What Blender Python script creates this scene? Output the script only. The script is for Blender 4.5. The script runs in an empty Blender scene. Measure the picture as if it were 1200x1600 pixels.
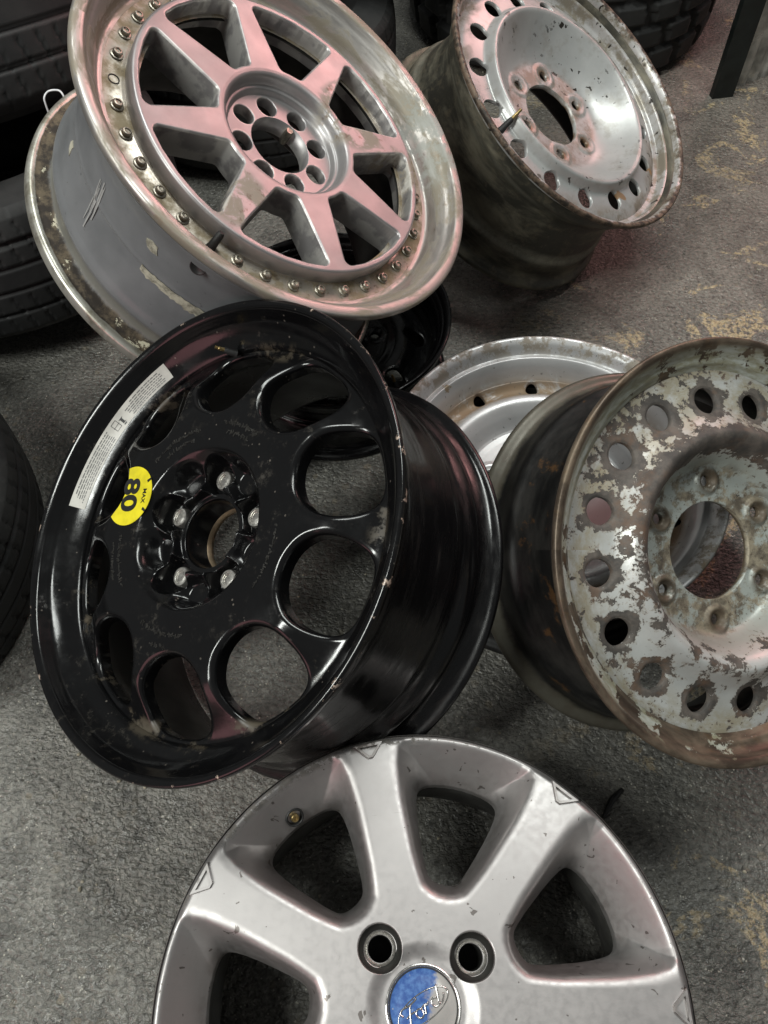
import bpy, math, random
import numpy as np
from mathutils import Matrix, Vector

SC = bpy.context.scene
COL = SC.collection
R_ = math.radians
random.seed(7)
RNG = np.random.default_rng(7)

# ------------------------------------------------------------------ camera
cam_d = bpy.data.cameras.new('camera')
cam = bpy.data.objects.new('camera', cam_d)
COL.objects.link(cam)
cam_d.sensor_fit = 'VERTICAL'
cam_d.sensor_height = 24.0
cam_d.lens = 24.0 * 1202.0 / 1600.0
cam_d.clip_start = 0.02
cam_d.clip_end = 60.0
cam.location = (0, 0, 0.98)
cam.rotation_euler = (R_(90 - 59), 0, 0)
SC.camera = cam

# ------------------------------------------------------------------ world, lamps, exposure
world = bpy.data.worlds.new('World')
SC.world = world
world.use_nodes = True
wb = world.node_tree.nodes['Background']
wb.inputs[0].default_value = (0.88, 0.90, 0.88, 1)
wb.inputs[1].default_value = 0.12


def area(name, loc, target, sx, sy, power, col, spread=180):
    d = bpy.data.lights.new(name, 'AREA')
    d.shape = 'RECTANGLE'
    d.size, d.size_y = sx, sy
    d.energy = power
    d.color = col
    d.spread = R_(spread)
    o = bpy.data.objects.new(name, d)
    COL.objects.link(o)
    o.location = loc
    v = Vector(target) - Vector(loc)
    o.rotation_euler = v.to_track_quat('-Z', 'Y').to_euler()
    return o


# two fluorescent battens on the garage ceiling, and two unseen pink lamps
area('ceiling_batten', (0.45, 1.35, 2.7), (0.15, 0.9, 0), 1.6, 0.45, 36, (0.96, 1.0, 0.96))
area('ceiling_batten', (-1.7, -0.5, 2.5), (0, 0.5, 0), 0.4, 1.5, 60, (0.97, 1.0, 0.95))
area('unseen_pink_lamp', (1.70, 2.95, 1.85), (-0.1, 0.85, 0.45), 1.5, 1.1, 5.6, (1.0, 0.48, 0.46), 80)  # unseen pink source at far right, inferred from the reddish reflections
area('unseen_pink_lamp', (-1.5, -0.9, 0.55), (0, 0.3, 0.2), 0.9, 0.8, 3.0, (1.0, 0.45, 0.48))  # weak pink lamp added low behind the camera for reddish reflections

vs = SC.view_settings
vs.view_transform = 'Standard'
vs.look = 'None'
vs.exposure = 0.20
vs.gamma = 1.0
vs.use_curve_mapping = False


# ------------------------------------------------------------------ helpers: nodes
class NT:
    def __init__(self, name):
        self.m = bpy.data.materials.new(name)
        self.m.use_nodes = True
        self.t = self.m.node_tree
        self.b = self.t.nodes['Principled BSDF']
        tc = self.t.nodes.new('ShaderNodeTexCoord')
        self.co = tc.outputs['Object']

    def n(self, typ, **kw):
        x = self.t.nodes.new('ShaderNode' + typ)
        for k, v in kw.items():
            setattr(x, k, v)
        return x

    def lk(self, a, b):
        if hasattr(a, 'is_output') or isinstance(a, bpy.types.NodeSocket):
            self.t.links.new(a, b)
        elif isinstance(a, (tuple, list)):
            b.default_value = tuple(a) + ((1,) if len(a) == 3 and len(b.default_value) == 4 else ())
        else:
            b.default_value = a

    def math(self, op, a, b=0.0, c=None, clamp=False):
        x = self.n('Math', operation=op, use_clamp=clamp)
        self.lk(a, x.inputs[0])
        self.lk(b, x.inputs[1])
        if c is not None:
            self.lk(c, x.inputs[2])
        return x.outputs[0]

    def noise(self, scale, detail=4, rough=0.55, dist=0.0, co=None, off=None, squash=None):
        co = co or self.co
        if off is not None or squash is not None:
            mp = self.n('Mapping')
            self.lk(co, mp.inputs[0])
            if off is not None:
                mp.inputs[1].default_value = off
            if squash is not None:
                mp.inputs[3].default_value = squash
            co = mp.outputs[0]
        x = self.n('TexNoise')
        self.lk(co, x.inputs['Vector'])
        x.inputs['Scale'].default_value = scale
        x.inputs['Detail'].default_value = detail
        x.inputs['Roughness'].default_value = rough
        x.inputs['Distortion'].default_value = dist
        return x.outputs['Fac']

    def voro(self, scale, feature='F1', co=None, rand=1.0, out='Distance'):
        x = self.n('TexVoronoi', feature=feature)
        self.lk(co or self.co, x.inputs['Vector'])
        x.inputs['Scale'].default_value = scale
        x.inputs['Randomness'].default_value = rand
        return x.outputs[out]

    def step(self, v, lo, hi, a=0.0, b=1.0, smooth=True):
        x = self.n('MapRange', interpolation_type='SMOOTHSTEP' if smooth else 'LINEAR')
        self.lk(v, x.inputs[0])
        x.inputs[1].default_value = lo
        x.inputs[2].default_value = hi
        x.inputs[3].default_value = a
        x.inputs[4].default_value = b
        return x.outputs[0]

    def band(self, v, lo, hi, soft=0.003):
        return self.math('MULTIPLY', self.step(v, lo - soft, lo + soft), self.step(v, hi - soft, hi + soft, 1, 0))

    def mix(self, f, a, b):
        x = self.n('Mix', data_type='RGBA')
        self.lk(f, x.inputs[0])
        self.lk(a, x.inputs[6])
        self.lk(b, x.inputs[7])
        return x.outputs[2]

    def mixf(self, f, a, b):
        x = self.n('Mix', data_type='FLOAT')
        self.lk(f, x.inputs[0])
        self.lk(a, x.inputs[2])
        self.lk(b, x.inputs[3])
        return x.outputs[0]

    def xyz(self):
        x = self.n('SeparateXYZ')
        self.lk(self.co, x.inputs[0])
        return x.outputs

    def radius(self):
        s = self.xyz()
        return self.math('SQRT', self.math('ADD', self.math('MULTIPLY', s[0], s[0]), self.math('MULTIPLY', s[1], s[1])))

    def polar(self):
        """(angle*0.2, radius, z) so that noise streaks run round the wheel"""
        s = self.xyz()
        a = self.math('ARCTAN2', s[1], s[0])
        c = self.n('CombineXYZ')
        self.lk(self.math('MULTIPLY', a, 0.2), c.inputs[0])
        self.lk(self.radius(), c.inputs[1])
        self.lk(s[2], c.inputs[2])
        return c.outputs[0]

    def attr(self, name):
        x = self.n('Attribute', attribute_name=name)
        return x.outputs['Fac']

    def bump(self, h, strength=0.3, dist=0.001, nrm=None):
        x = self.n('Bump')
        x.inputs['Strength'].default_value = strength
        x.inputs['Distance'].default_value = dist
        self.lk(h, x.inputs['Height'])
        if nrm is not None:
            self.lk(nrm, x.inputs['Normal'])
        return x.outputs[0]

    def set(self, color=None, rough=None, metal=None, normal=None, spec=None, coat=None, coatr=None):
        i = self.b.inputs
        for v, k in ((color, 'Base Color'), (rough, 'Roughness'), (metal, 'Metallic'), (normal, 'Normal'),
                     (spec, 'Specular IOR Level'), (coat, 'Coat Weight'), (coatr, 'Coat Roughness')):
            if v is not None:
                self.lk(v, i[k])
        return self.m


def plain(name, col, rough=0.5, metal=0.0, nscale=60, var=0.25, bump=0.0):
    t = NT(name)
    f = t.noise(nscale, 5)
    dark = tuple(c * (1 - var) for c in col)
    lite = tuple(min(1, c * (1 + var)) for c in col)
    r = t.step(t.noise(nscale * 0.6, 4, off=(3, 1, 2)), 0.3, 0.7, max(0.03, rough - 0.1), min(1, rough + 0.1))
    nr = t.bump(t.noise(nscale * 4, 4), bump, 0.001) if bump else None
    return t.set(t.mix(t.step(f, 0.3, 0.7), dark, lite), r, metal, nr)


# ------------------------------------------------------------------ helpers: meshes
def link(name, me, mat, parent=None, smooth=True, angle=None):
    me.materials.append(mat)
    if smooth:
        me.polygons.foreach_set('use_smooth', np.ones(len(me.polygons), bool))
        if angle:
            me.set_sharp_from_angle(angle=R_(angle))
    o = bpy.data.objects.new(name, me)
    COL.objects.link(o)
    if parent is not None:
        o.parent = parent
    return o


def mesh_np(name, verts, faces_flat, counts, edge=None):
    me = bpy.data.meshes.new(name)
    verts = np.asarray(verts, np.float32)
    faces_flat = np.asarray(faces_flat, np.int32)
    counts = np.asarray(counts, np.int32)
    me.vertices.add(len(verts))
    me.vertices.foreach_set('co', verts.ravel())
    me.loops.add(len(faces_flat))
    me.loops.foreach_set('vertex_index', faces_flat)
    me.polygons.add(len(counts))
    starts = np.concatenate([[0], np.cumsum(counts)[:-1]]).astype(np.int32)
    me.polygons.foreach_set('loop_start', starts)
    me.polygons.foreach_set('loop_total', counts)
    if edge is not None:
        a = me.attributes.new('edge', 'FLOAT', 'POINT')
        a.data.foreach_set('value', np.asarray(edge, np.float32))
    me.update(calc_edges=True)
    me.validate()
    return me


def mesh_py(name, verts, faces):
    me = bpy.data.meshes.new(name)
    me.from_pydata([tuple(v) for v in verts], [], faces)
    me.update()
    return me


def catmull(pts, n):
    """smooth a profile through its points; n points per span"""
    p = np.array(pts, float)
    out = []
    for i in range(len(p) - 1):
        a, b = p[i], p[i + 1]
        ta = (p[min(i + 1, len(p) - 1)] - p[max(i - 1, 0)]) * 0.5
        tb = (p[min(i + 2, len(p) - 1)] - p[i]) * 0.5
        L = np.linalg.norm(b - a)
        for t_, s_ in ((ta, 1), (tb, 1)):
            l2 = np.linalg.norm(t_)
            if l2 > L:
                t_ *= L / l2
        for k in range(n):
            t = k / n
            h = (2 * t**3 - 3 * t**2 + 1, t**3 - 2 * t**2 + t, -2 * t**3 + 3 * t**2, t**3 - t**2)
            out.append(h[0] * a + h[1] * ta + h[2] * b + h[3] * tb)
    out.append(p[-1])
    return np.array(out)


def lathe(name, prof, segs, closed=False, wob=0.0, seed=0):
    """revolve (r, z) points round z"""
    prof = np.array(prof, float)
    m = len(prof)
    th = np.linspace(0, 2 * math.pi, segs, endpoint=False)
    rr = np.tile(prof[:, 0], (segs, 1))
    zz = np.tile(prof[:, 1], (segs, 1))
    if wob:
        rg = np.random.default_rng(seed)
        d = sum(rg.normal() / k * np.cos(k * th + rg.uniform(0, 6.3)) for k in range(2, 14))
        zz = zz + wob * d[:, None]
        d = sum(rg.normal() / k * np.cos(k * th + rg.uniform(0, 6.3)) for k in range(2, 30))
        rr = rr + wob * d[:, None]
    v = np.stack([rr * np.cos(th)[:, None], rr * np.sin(th)[:, None], zz], -1).reshape(-1, 3)
    mm = m if closed else m - 1
    i, j = np.meshgrid(np.arange(segs), np.arange(mm), indexing='ij')
    i2, j2 = (i + 1) % segs, (j + 1) % m
    f = np.stack([i * m + j, i2 * m + j, i2 * m + j2, i * m + j2], -1).reshape(-1)
    return mesh_np(name, v, f, np.full(segs * mm, 4))


def sd_poly(X, Y, poly, rc=0.0):
    """signed distance to a polygon (negative inside), corners rounded by rc; the polygon is given at full size"""
    P = np.array(poly, float)
    if rc:
        P = inset(P, rc)
    d = np.full(X.shape, 1e9)
    s = np.ones(X.shape)
    for k in range(len(P)):
        a, b = P[k], P[k - 1]
        ex, ey = b - a
        wx, wy = X - a[0], Y - a[1]
        t = np.clip((wx * ex + wy * ey) / (ex * ex + ey * ey + 1e-12), 0, 1)
        d = np.minimum(d, (wx - ex * t)**2 + (wy - ey * t)**2)
        c1, c2, c3 = Y >= a[1], Y < b[1], ex * wy > ey * wx
        flip = (c1 & c2 & c3) | (~c1 & ~c2 & ~c3)
        s = np.where(flip, -s, s)
    return s * np.sqrt(d) - rc


def inset(P, d):
    P = np.array(P, float)
    area_ = 0.5 * sum(P[k - 1][0] * P[k][1] - P[k][0] * P[k - 1][1] for k in range(len(P)))
    sg = 1 if area_ > 0 else -1
    out = []
    for k in range(len(P)):
        a, b, c = P[k - 1], P[k], P[(k + 1) % len(P)]
        n1 = np.array([-(b - a)[1], (b - a)[0]]) * sg
        n1 /= np.linalg.norm(n1)
        n2 = np.array([-(c - b)[1], (c - b)[0]]) * sg
        n2 /= np.linalg.norm(n2)
        out.append(b + (n1 + n2) * d / (1 + n1 @ n2))
    return np.array(out)


def chaikin(P, n=2):
    P = np.array(P, float)
    for _ in range(n):
        Q = np.roll(P, -1, axis=0)
        P = np.stack([P * 0.75 + Q * 0.25, P * 0.25 + Q * 0.75], 1).reshape(-1, 2)
    return P


def fold(x, y, n, phase):
    """fold the plane into one sector of n, its axis at `phase` degrees"""
    r = np.hypot(x, y)
    st = 2 * math.pi / n
    a = np.arctan2(y, x) - R_(phase)
    a = a - np.round(a / st) * st
    return r * np.cos(a), r * np.sin(a)


def sstep(x, a, b):
    t = np.clip((x - a) / (b - a), 0, 1)
    return t * t * (3 - 2 * t)


def rnd(s, r):
    """drop of an edge rounded by radius r, s = distance from the edge"""
    q = np.clip(r - s, 0, r)
    return r - np.sqrt(np.maximum(r * r - q * q, 0))


def plate(name, Zf, Sf, r0, r1, nr, nth, wall, drop_out=0.0, drop_in=0.0, edge_of=None):
    """polar sheet r0..r1 with height Zf(x, y, s); where Sf(x, y) < 0 it is cut away along the exact contour
    and the cut edge gets a wall going down by `wall`"""
    r = np.linspace(r0, r1, nr)
    th = np.linspace(0, 2 * math.pi, nth, endpoint=False)
    x = np.cos(th)[:, None] * r[None]
    y = np.sin(th)[:, None] * r[None]
    s = Sf(x, y) if Sf else np.full(x.shape, 1.0)
    V = [np.stack([x, y, Zf(x, y, s)], -1).reshape(-1, 3)]
    E = [s.reshape(-1)]
    i, j = np.meshgrid(np.arange(nth), np.arange(nr - 1), indexing='ij')
    i2 = (i + 1) % nth
    q = np.stack([i * nr + j, i * nr + j + 1, i2 * nr + j + 1, i2 * nr + j], -1).reshape(-1, 4)
    sf = s.reshape(-1)
    inside = (sf[q] > 0).sum(1)
    full = q[inside == 4]
    flat = [full.reshape(-1)]
    counts = [np.full(len(full), 4)]
    base = nth * nr
    cross = q[(inside > 0) & (inside < 4)]
    ed, nx, xf, xc, segs = {}, [], [], [], []
    xyf = V[0][:, :2]
    for c in cross:
        poly, cuts = [], []
        for k in range(4):
            a, b = int(c[k]), int(c[(k + 1) % 4])
            if sf[a] > 0:
                poly.append(a)
            if (sf[a] > 0) != (sf[b] > 0):
                key = (a, b) if a < b else (b, a)
                if key not in ed:
                    t = sf[key[0]] / (sf[key[0]] - sf[key[1]])
                    nx.append(xyf[key[0]] * (1 - t) + xyf[key[1]] * t)
                    ed[key] = base + len(nx) - 1
                poly.append(ed[key])
                cuts.append((ed[key], sf[a] > 0))
        xf += poly
        xc.append(len(poly))
        if len(cuts) == 2:
            segs.append((cuts[0][0], cuts[1][0]) if cuts[0][1] else (cuts[1][0], cuts[0][0]))
    if nx:
        nx = np.array(nx)
        nz = Zf(nx[:, 0], nx[:, 1], np.zeros(len(nx)))
        V.append(np.c_[nx, nz])
        E.append(np.zeros(len(nx)))
        flat.append(np.array(xf))
        counts.append(np.array(xc))
        nb = base + len(nx)
        low = np.c_[nx, nz - (wall(nx[:, 0], nx[:, 1]) if callable(wall) else wall)]
        V.append(low)
        E.append(np.zeros(len(nx)))
        sg = np.array(segs)
        w = np.stack([sg[:, 1], sg[:, 0], sg[:, 0] - base + nb, sg[:, 1] - base + nb], -1)
        flat.append(w.reshape(-1))
        counts.append(np.full(len(w), 4))
    tot = sum(len(v) for v in V)
    for (col, drop, rev) in ((0, drop_in, True), (nr - 1, drop_out, False)):
        if drop:
            ring = np.arange(nth) * nr + col
            keep = sf[ring] > 0
            lowv = V[0][ring].copy()
            lowv[:, 2] -= drop
            V.append(lowv)
            E.append(np.zeros(nth))
            k = np.arange(nth)
            k2 = (k + 1) % nth
            ok = keep[k] & keep[k2]
            w = np.stack([ring[k], ring[k2], tot + k2, tot + k], -1)[ok]
            if not rev:
                w = w[:, ::-1]
            flat.append(w.reshape(-1))
            counts.append(np.full(len(w), 4))
            tot += nth
    V = np.concatenate(V)
    E = np.concatenate(E)
    flat = np.concatenate(flat).astype(np.int64)
    used = np.zeros(len(V), bool)
    used[flat] = True
    remap = np.cumsum(used) - 1
    return mesh_np(name, V[used], remap[flat], np.concatenate(counts), E[used])


def tube(name, pts, rad, segs=10, caps=True):
    """round bar along points; rad a number or one per point"""
    P = [Vector(p) for p in pts]
    rad = [rad] * len(P) if not hasattr(rad, '__len__') else rad
    V, F = [], []
    up = None
    for k, p in enumerate(P):
        t = (P[min(k + 1, len(P) - 1)] - P[max(k - 1, 0)]).normalized()
        if up is None:
            up = t.orthogonal().normalized()
        up = (up - t * up.dot(t)).normalized()
        side = t.cross(up)
        for i in range(segs):
            a = 2 * math.pi * i / segs
            V.append(p + (up * math.cos(a) + side * math.sin(a)) * rad[k])
    for k in range(len(P) - 1):
        for i in range(segs):
            j = (i + 1) % segs
            F.append((k * segs + i, k * segs + j, (k + 1) * segs + j, (k + 1) * segs + i))
    if caps:
        F.append(tuple(range(segs))[::-1])
        F.append(tuple((len(P) - 1) * segs + i for i in range(segs)))
    return mesh_py(name, V, F)


def prism(name, outline, h0, h1, fn=None):
    """extruded outline (x, y) between z = h0 and h1; fn maps each point (x, y, z)"""
    n = len(outline)
    V = [(x, y, h0) for x, y in outline] + [(x, y, h1) for x, y in outline]
    if fn:
        V = [fn(*v) for v in V]
    F = [tuple(range(n))[::-1], tuple(range(n, 2 * n))]
    F += [(k, (k + 1) % n, n + (k + 1) % n, n + k) for k in range(n)]
    return mesh_py(name, V, F)


def join(name, meshes):
    V, F, o = [], [], 0
    for m in meshes:
        V += [tuple(v.co) for v in m.vertices]
        F += [tuple(i + o for i in p.vertices) for p in m.polygons]
        o += len(m.vertices)
    return mesh_py(name, V, F)


def moved(me, M):
    me.transform(M)
    return me


def text_mesh(s, size, bold=0.0, shear=0.0):
    """built-in font turned into a flat mesh, centred at the origin"""
    c = bpy.data.curves.new('writing', 'FONT')
    c.body = s
    c.size = size
    c.offset = bold
    c.shear = shear
    c.align_x, c.align_y = 'CENTER', 'CENTER'
    c.extrude = 0.00015
    o = bpy.data.objects.new('writing', c)
    COL.objects.link(o)
    dg = bpy.context.evaluated_depsgraph_get()
    me = bpy.data.meshes.new_from_object(o.evaluated_get(dg))
    bpy.data.objects.remove(o)
    bpy.data.curves.remove(c)
    me.materials.clear()
    return me


def T(x=0, y=0, z=0):
    return Matrix.Translation((x, y, z))


def RZ(a):
    return Matrix.Rotation(R_(a), 4, 'Z')


def RY(a):
    return Matrix.Rotation(R_(a), 4, 'Y')


def RX(a):
    return Matrix.Rotation(R_(a), 4, 'X')


def pol(r, a, z=0.0):
    return (r * math.cos(R_(a)), r * math.sin(R_(a)), z)


def thing(name, label, cat, centre=(0, 0, 0), normal=(0, 0, 1), group=None, scale=1.0):
    """an Empty whose z axis points out of the wheel face"""
    o = bpy.data.objects.new(name, None)
    COL.objects.link(o)
    o.empty_display_size = 0.05
    n = Vector(normal).normalized()
    x = (Vector((1, 0, 0)) - n * n.x).normalized()
    y = n.cross(x)
    M = Matrix((x, y, n)).transposed().to_4x4()
    M.translation = Vector(centre)
    o.matrix_world = M @ Matrix.Scale(scale, 4)
    o['label'] = label
    o['category'] = cat
    if group:
        o['group'] = group
    return o


def tag(o, label, cat, group=None):
    o['label'] = label
    o['category'] = cat
    if group:
        o['group'] = group
    return o


# ------------------------------------------------------------------ materials
def m_floor():
    t = NT('rough_concrete')
    big = t.noise(2.2, 5, 0.6)
    mid = t.noise(14, 6, 0.6, 0.6)
    x = t.xyz()
    base = t.mix(t.step(big, 0.35, 0.65), (0.150, 0.146, 0.130), (0.215, 0.208, 0.186))
    base = t.mix(t.step(mid, 0.35, 0.72), base, (0.095, 0.093, 0.084))
    # the far right of the yard is browner, with ochre scabs
    far = t.math('MULTIPLY', t.step(x[1], 0.5, 1.3), t.step(x[0], -0.1, 0.45))
    base = t.mix(t.math('MULTIPLY', far, 0.75), base, t.mix(t.step(mid, 0.35, 0.7), (0.225, 0.195, 0.165), (0.135, 0.115, 0.097)))
    ochn = t.noise(9, 9, 0.68, 0.8, off=(5, 2, 0))
    reg = t.step(t.noise(2.6, 3, off=(1.7, 3.1, 0)), 0.28, 0.50)
    och = t.math('MULTIPLY', t.step(ochn, 0.555, 0.60), t.math('MULTIPLY', reg, t.step(x[0], 0.10, 0.55)))
    och = t.math('MULTIPLY', och, t.step(t.noise(95, 5, 0.7, off=(3, 7, 0)), 0.42, 0.55))
    base = t.mix(t.math('MULTIPLY', och, 0.95), base, (0.50, 0.39, 0.23))
    oil = t.step(t.noise(3.3, 6, 0.62, 0.6, off=(0.4, 7.7, 0)), 0.54, 0.66)
    base = t.mix(t.math('MULTIPLY', oil, 0.42), base, (0.062, 0.058, 0.051))
    lite = t.step(t.noise(48, 7, 0.72, off=(8, 3, 2)), 0.56, 0.68)
    base = t.mix(t.math('MULTIPLY', lite, 0.35), base, (0.34, 0.33, 0.295))
    gn = t.noise(150, 4, 0.62, 0.5, off=(1.3, 0.2, 0))
    base = t.mix(t.math('MULTIPLY', t.step(gn, 0.36, 0.47, 1, 0), 0.62), base, (0.040, 0.038, 0.034))
    base = t.mix(t.math('MULTIPLY', t.step(gn, 0.55, 0.66), 0.42), base, (0.33, 0.315, 0.275))
    # embedded aggregate
    warp = t.n('VectorMath', operation='ADD')
    t.lk(t.co, warp.inputs[0])
    nz = t.n('TexNoise')
    t.lk(t.co, nz.inputs['Vector'])
    nz.inputs['Scale'].default_value = 40
    sc = t.n('VectorMath', operation='SCALE')
    t.lk(nz.outputs['Color'], sc.inputs[0])
    sc.inputs[3].default_value = 0.012
    t.lk(sc.outputs[0], warp.inputs[1])
    wv = warp.outputs[0]
    vd = t.voro(62, 'F1', co=wv)
    vc = t.n('TexVoronoi', feature='F1')
    t.lk(wv, vc.inputs['Vector'])
    vc.inputs['Scale'].default_value = 62
    sep = t.n('SeparateColor')
    t.lk(vc.outputs['Color'], sep.inputs[0])
    stone = t.math('MULTIPLY', t.step(vd, 0.28, 0.36, 1, 0), t.step(sep.outputs[0], 0.60, 0.64))
    stone = t.math('MULTIPLY', stone, t.step(t.noise(5, 3, off=(9, 0, 0)), 0.42, 0.6))
    scol = t.mix(sep.outputs[1], (0.06, 0.062, 0.06), (0.23, 0.20, 0.15))
    base = t.mix(t.math('MULTIPLY', stone, 0.65), base, scol)
    grit = t.voro(210, 'F1')
    grit_glint = t.math('MULTIPLY', t.step(grit, 0.20, 0.27, 1, 0), t.step(t.noise(90, 2, off=(2, 2, 2)), 0.57, 0.62))
    base = t.mix(t.math('MULTIPLY', grit_glint, 0.8), base, (0.50, 0.48, 0.41))  # pale grit, its bright colour also standing in for surface sparkle
    # the trowelled, hammered surface
    l1 = t.noise(135, 2, 0.5, 0.35, squash=(1.0, 1.35, 1.0))
    l2 = t.noise(230, 3, 0.55, 0.3)
    l3 = t.noise(620, 3, 0.6)
    h = t.math('ADD', t.math('MULTIPLY', t.step(l1, 0.3, 0.62), 1.0), t.math('MULTIPLY', l2, 0.75))
    h = t.math('ADD', h, t.math('MULTIPLY', l3, 0.22))
    h = t.math('SUBTRACT', h, t.math('MULTIPLY', stone, 0.15))
    pit = t.step(t.math('ADD', t.math('MULTIPLY', l1, 0.7), t.math('MULTIPLY', l2, 0.3)), 0.34, 0.44, 1, 0)
    base = t.mix(t.math('MULTIPLY', pit, 0.45), base, (0.045, 0.043, 0.038))
    nr = t.bump(h, 0.58, 0.0030)
    ro = t.step(t.noise(30, 5, 0.6, off=(4, 4, 1)), 0.35, 0.7, 0.26, 0.55)
    return t.set(base, ro, 0.0, nr, spec=0.5)


def m_rubber():
    t = NT('black_tyre_rubber')
    f = t.noise(7, 6, 0.6)
    c = t.mix(t.step(f, 0.4, 0.7), (0.015, 0.0153, 0.0158), (0.030, 0.030, 0.029))
    d = t.step(t.noise(3.5, 6, 0.7, off=(2, 5, 1)), 0.55, 0.8)
    c = t.mix(t.math('MULTIPLY', d, 0.35), c, (0.075, 0.07, 0.06))
    nr = t.bump(t.noise(260, 3), 0.25, 0.0006)
    return t.set(c, t.step(f, 0.3, 0.7, 0.48, 0.72), 0.0, nr, spec=0.4)


def m_pink_face():
    """silver painted centre of the split rim: dulled, brown grime by the hub and at the spoke ends"""
    t = NT('dulled_silver_paint')
    g = t.noise(34, 9, 0.70, 0.5)
    s = t.xyz()

    def near(px, py, rad):
        dx, dy = t.math('SUBTRACT', s[0], px), t.math('SUBTRACT', s[1], py)
        return t.step(t.math('SQRT', t.math('ADD', t.math('MULTIPLY', dx, dx), t.math('MULTIPLY', dy, dy))), rad * 0.25, rad, 1, 0)
    reg0 = t.math('MAXIMUM', t.math('MAXIMUM', near(0.075, 0.070, 0.075), near(0.145, 0.030, 0.045)), t.math('MULTIPLY', near(-0.05, -0.115, 0.06), 0.8))
    reg = t.math('ADD', t.math('MULTIPLY', reg0, 0.40), t.math('MULTIPLY', t.noise(5.5, 3, off=(0.21, 0.37, 0.3)), 0.55))
    gr = t.math('MULTIPLY', t.step(g, 0.46, 0.55), t.step(reg, 0.42, 0.58))
    fine = t.step(t.noise(75, 5, 0.65), 0.58, 0.68)
    c = t.mix(t.step(t.noise(24, 4), 0.3, 0.7), (0.31, 0.295, 0.295), (0.385, 0.37, 0.37))
    c = t.mix(t.math('MULTIPLY', gr, 0.75), c, (0.24, 0.20, 0.14))
    c = t.mix(t.math('MULTIPLY', t.math('MULTIPLY', fine, t.step(reg, 0.38, 0.55)), 0.7), c, (0.16, 0.11, 0.08))
    e = t.attr('edge')
    ed = t.math('MULTIPLY', t.step(e, 0.0, 0.0035, 1, 0), t.step(t.noise(38, 5), 0.44, 0.56))
    c = t.mix(t.math('MULTIPLY', ed, 0.55), c, (0.72, 0.70, 0.66))
    fl = t.voro(900)
    nr = t.bump(t.math('ADD', t.noise(160, 4), t.math('MULTIPLY', fl, 0.3)), 0.10, 0.0005)
    ro = t.mixf(gr, t.step(t.noise(15, 4), 0.3, 0.7, 0.36, 0.46), 0.62)
    return t.set(c, ro, t.mixf(gr, 0.72, 0.15), nr)


def m_polished():
    """the bare aluminium outer lip of the split rim, oxidised in patches"""
    t = NT('oxidised_bare_aluminium')
    po = t.polar()
    s1 = t.noise(16, 7, 0.66, 0.4, co=po, squash=(1, 3, 3))
    s2 = t.noise(60, 6, 0.7, co=po, squash=(0.35, 4, 4))
    ox = t.step(s1, 0.44, 0.58)
    c = t.mix(ox, (0.47, 0.445, 0.42), (0.28, 0.25, 0.20))
    c = t.mix(t.math('MULTIPLY', t.step(t.noise(34, 8, 0.7), 0.60, 0.68), 0.6), c, (0.24, 0.19, 0.13))
    a = t.xyz()
    # chalky white corrosion on the side that lay in the wet
    ang = t.math('ARCTAN2', a[1], a[0])
    side = t.band(ang, 0.20, 0.75, 0.10)
    ch = t.math('MULTIPLY', side, t.step(t.noise(48, 8, 0.72), 0.45, 0.56))
    c = t.mix(t.math('MULTIPLY', ch, 0.7), c, (0.36, 0.37, 0.34))
    ro = t.mixf(ox, t.step(s2, 0.3, 0.7, 0.36, 0.52), 0.62)
    ro = t.mixf(ch, ro, 0.8)
    nr = t.bump(t.math('ADD', s2, t.math('MULTIPLY', t.noise(240, 5, 0.7), 0.6)), 0.16, 0.0008)
    return t.set(c, ro, t.mixf(t.math('MAXIMUM', ch, t.math('MULTIPLY', ox, 0.6)), 0.88, 0.15), nr)


def m_bolt_ring():
    t = NT('dirty_bolt_flange')
    g = t.noise(26, 8, 0.68)
    c = t.mix(t.step(g, 0.42, 0.60), (0.42, 0.38, 0.33), (0.22, 0.175, 0.105))
    c = t.mix(t.math('MULTIPLY', t.step(t.noise(95, 5, 0.7), 0.58, 0.66), 0.6), c, (0.12, 0.085, 0.05))
    nr = t.bump(t.noise(220, 5, 0.7), 0.2, 0.0008)
    return t.set(c, t.step(g, 0.35, 0.6, 0.34, 0.6), t.step(g, 0.42, 0.6, 0.8, 0.3), nr)


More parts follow.
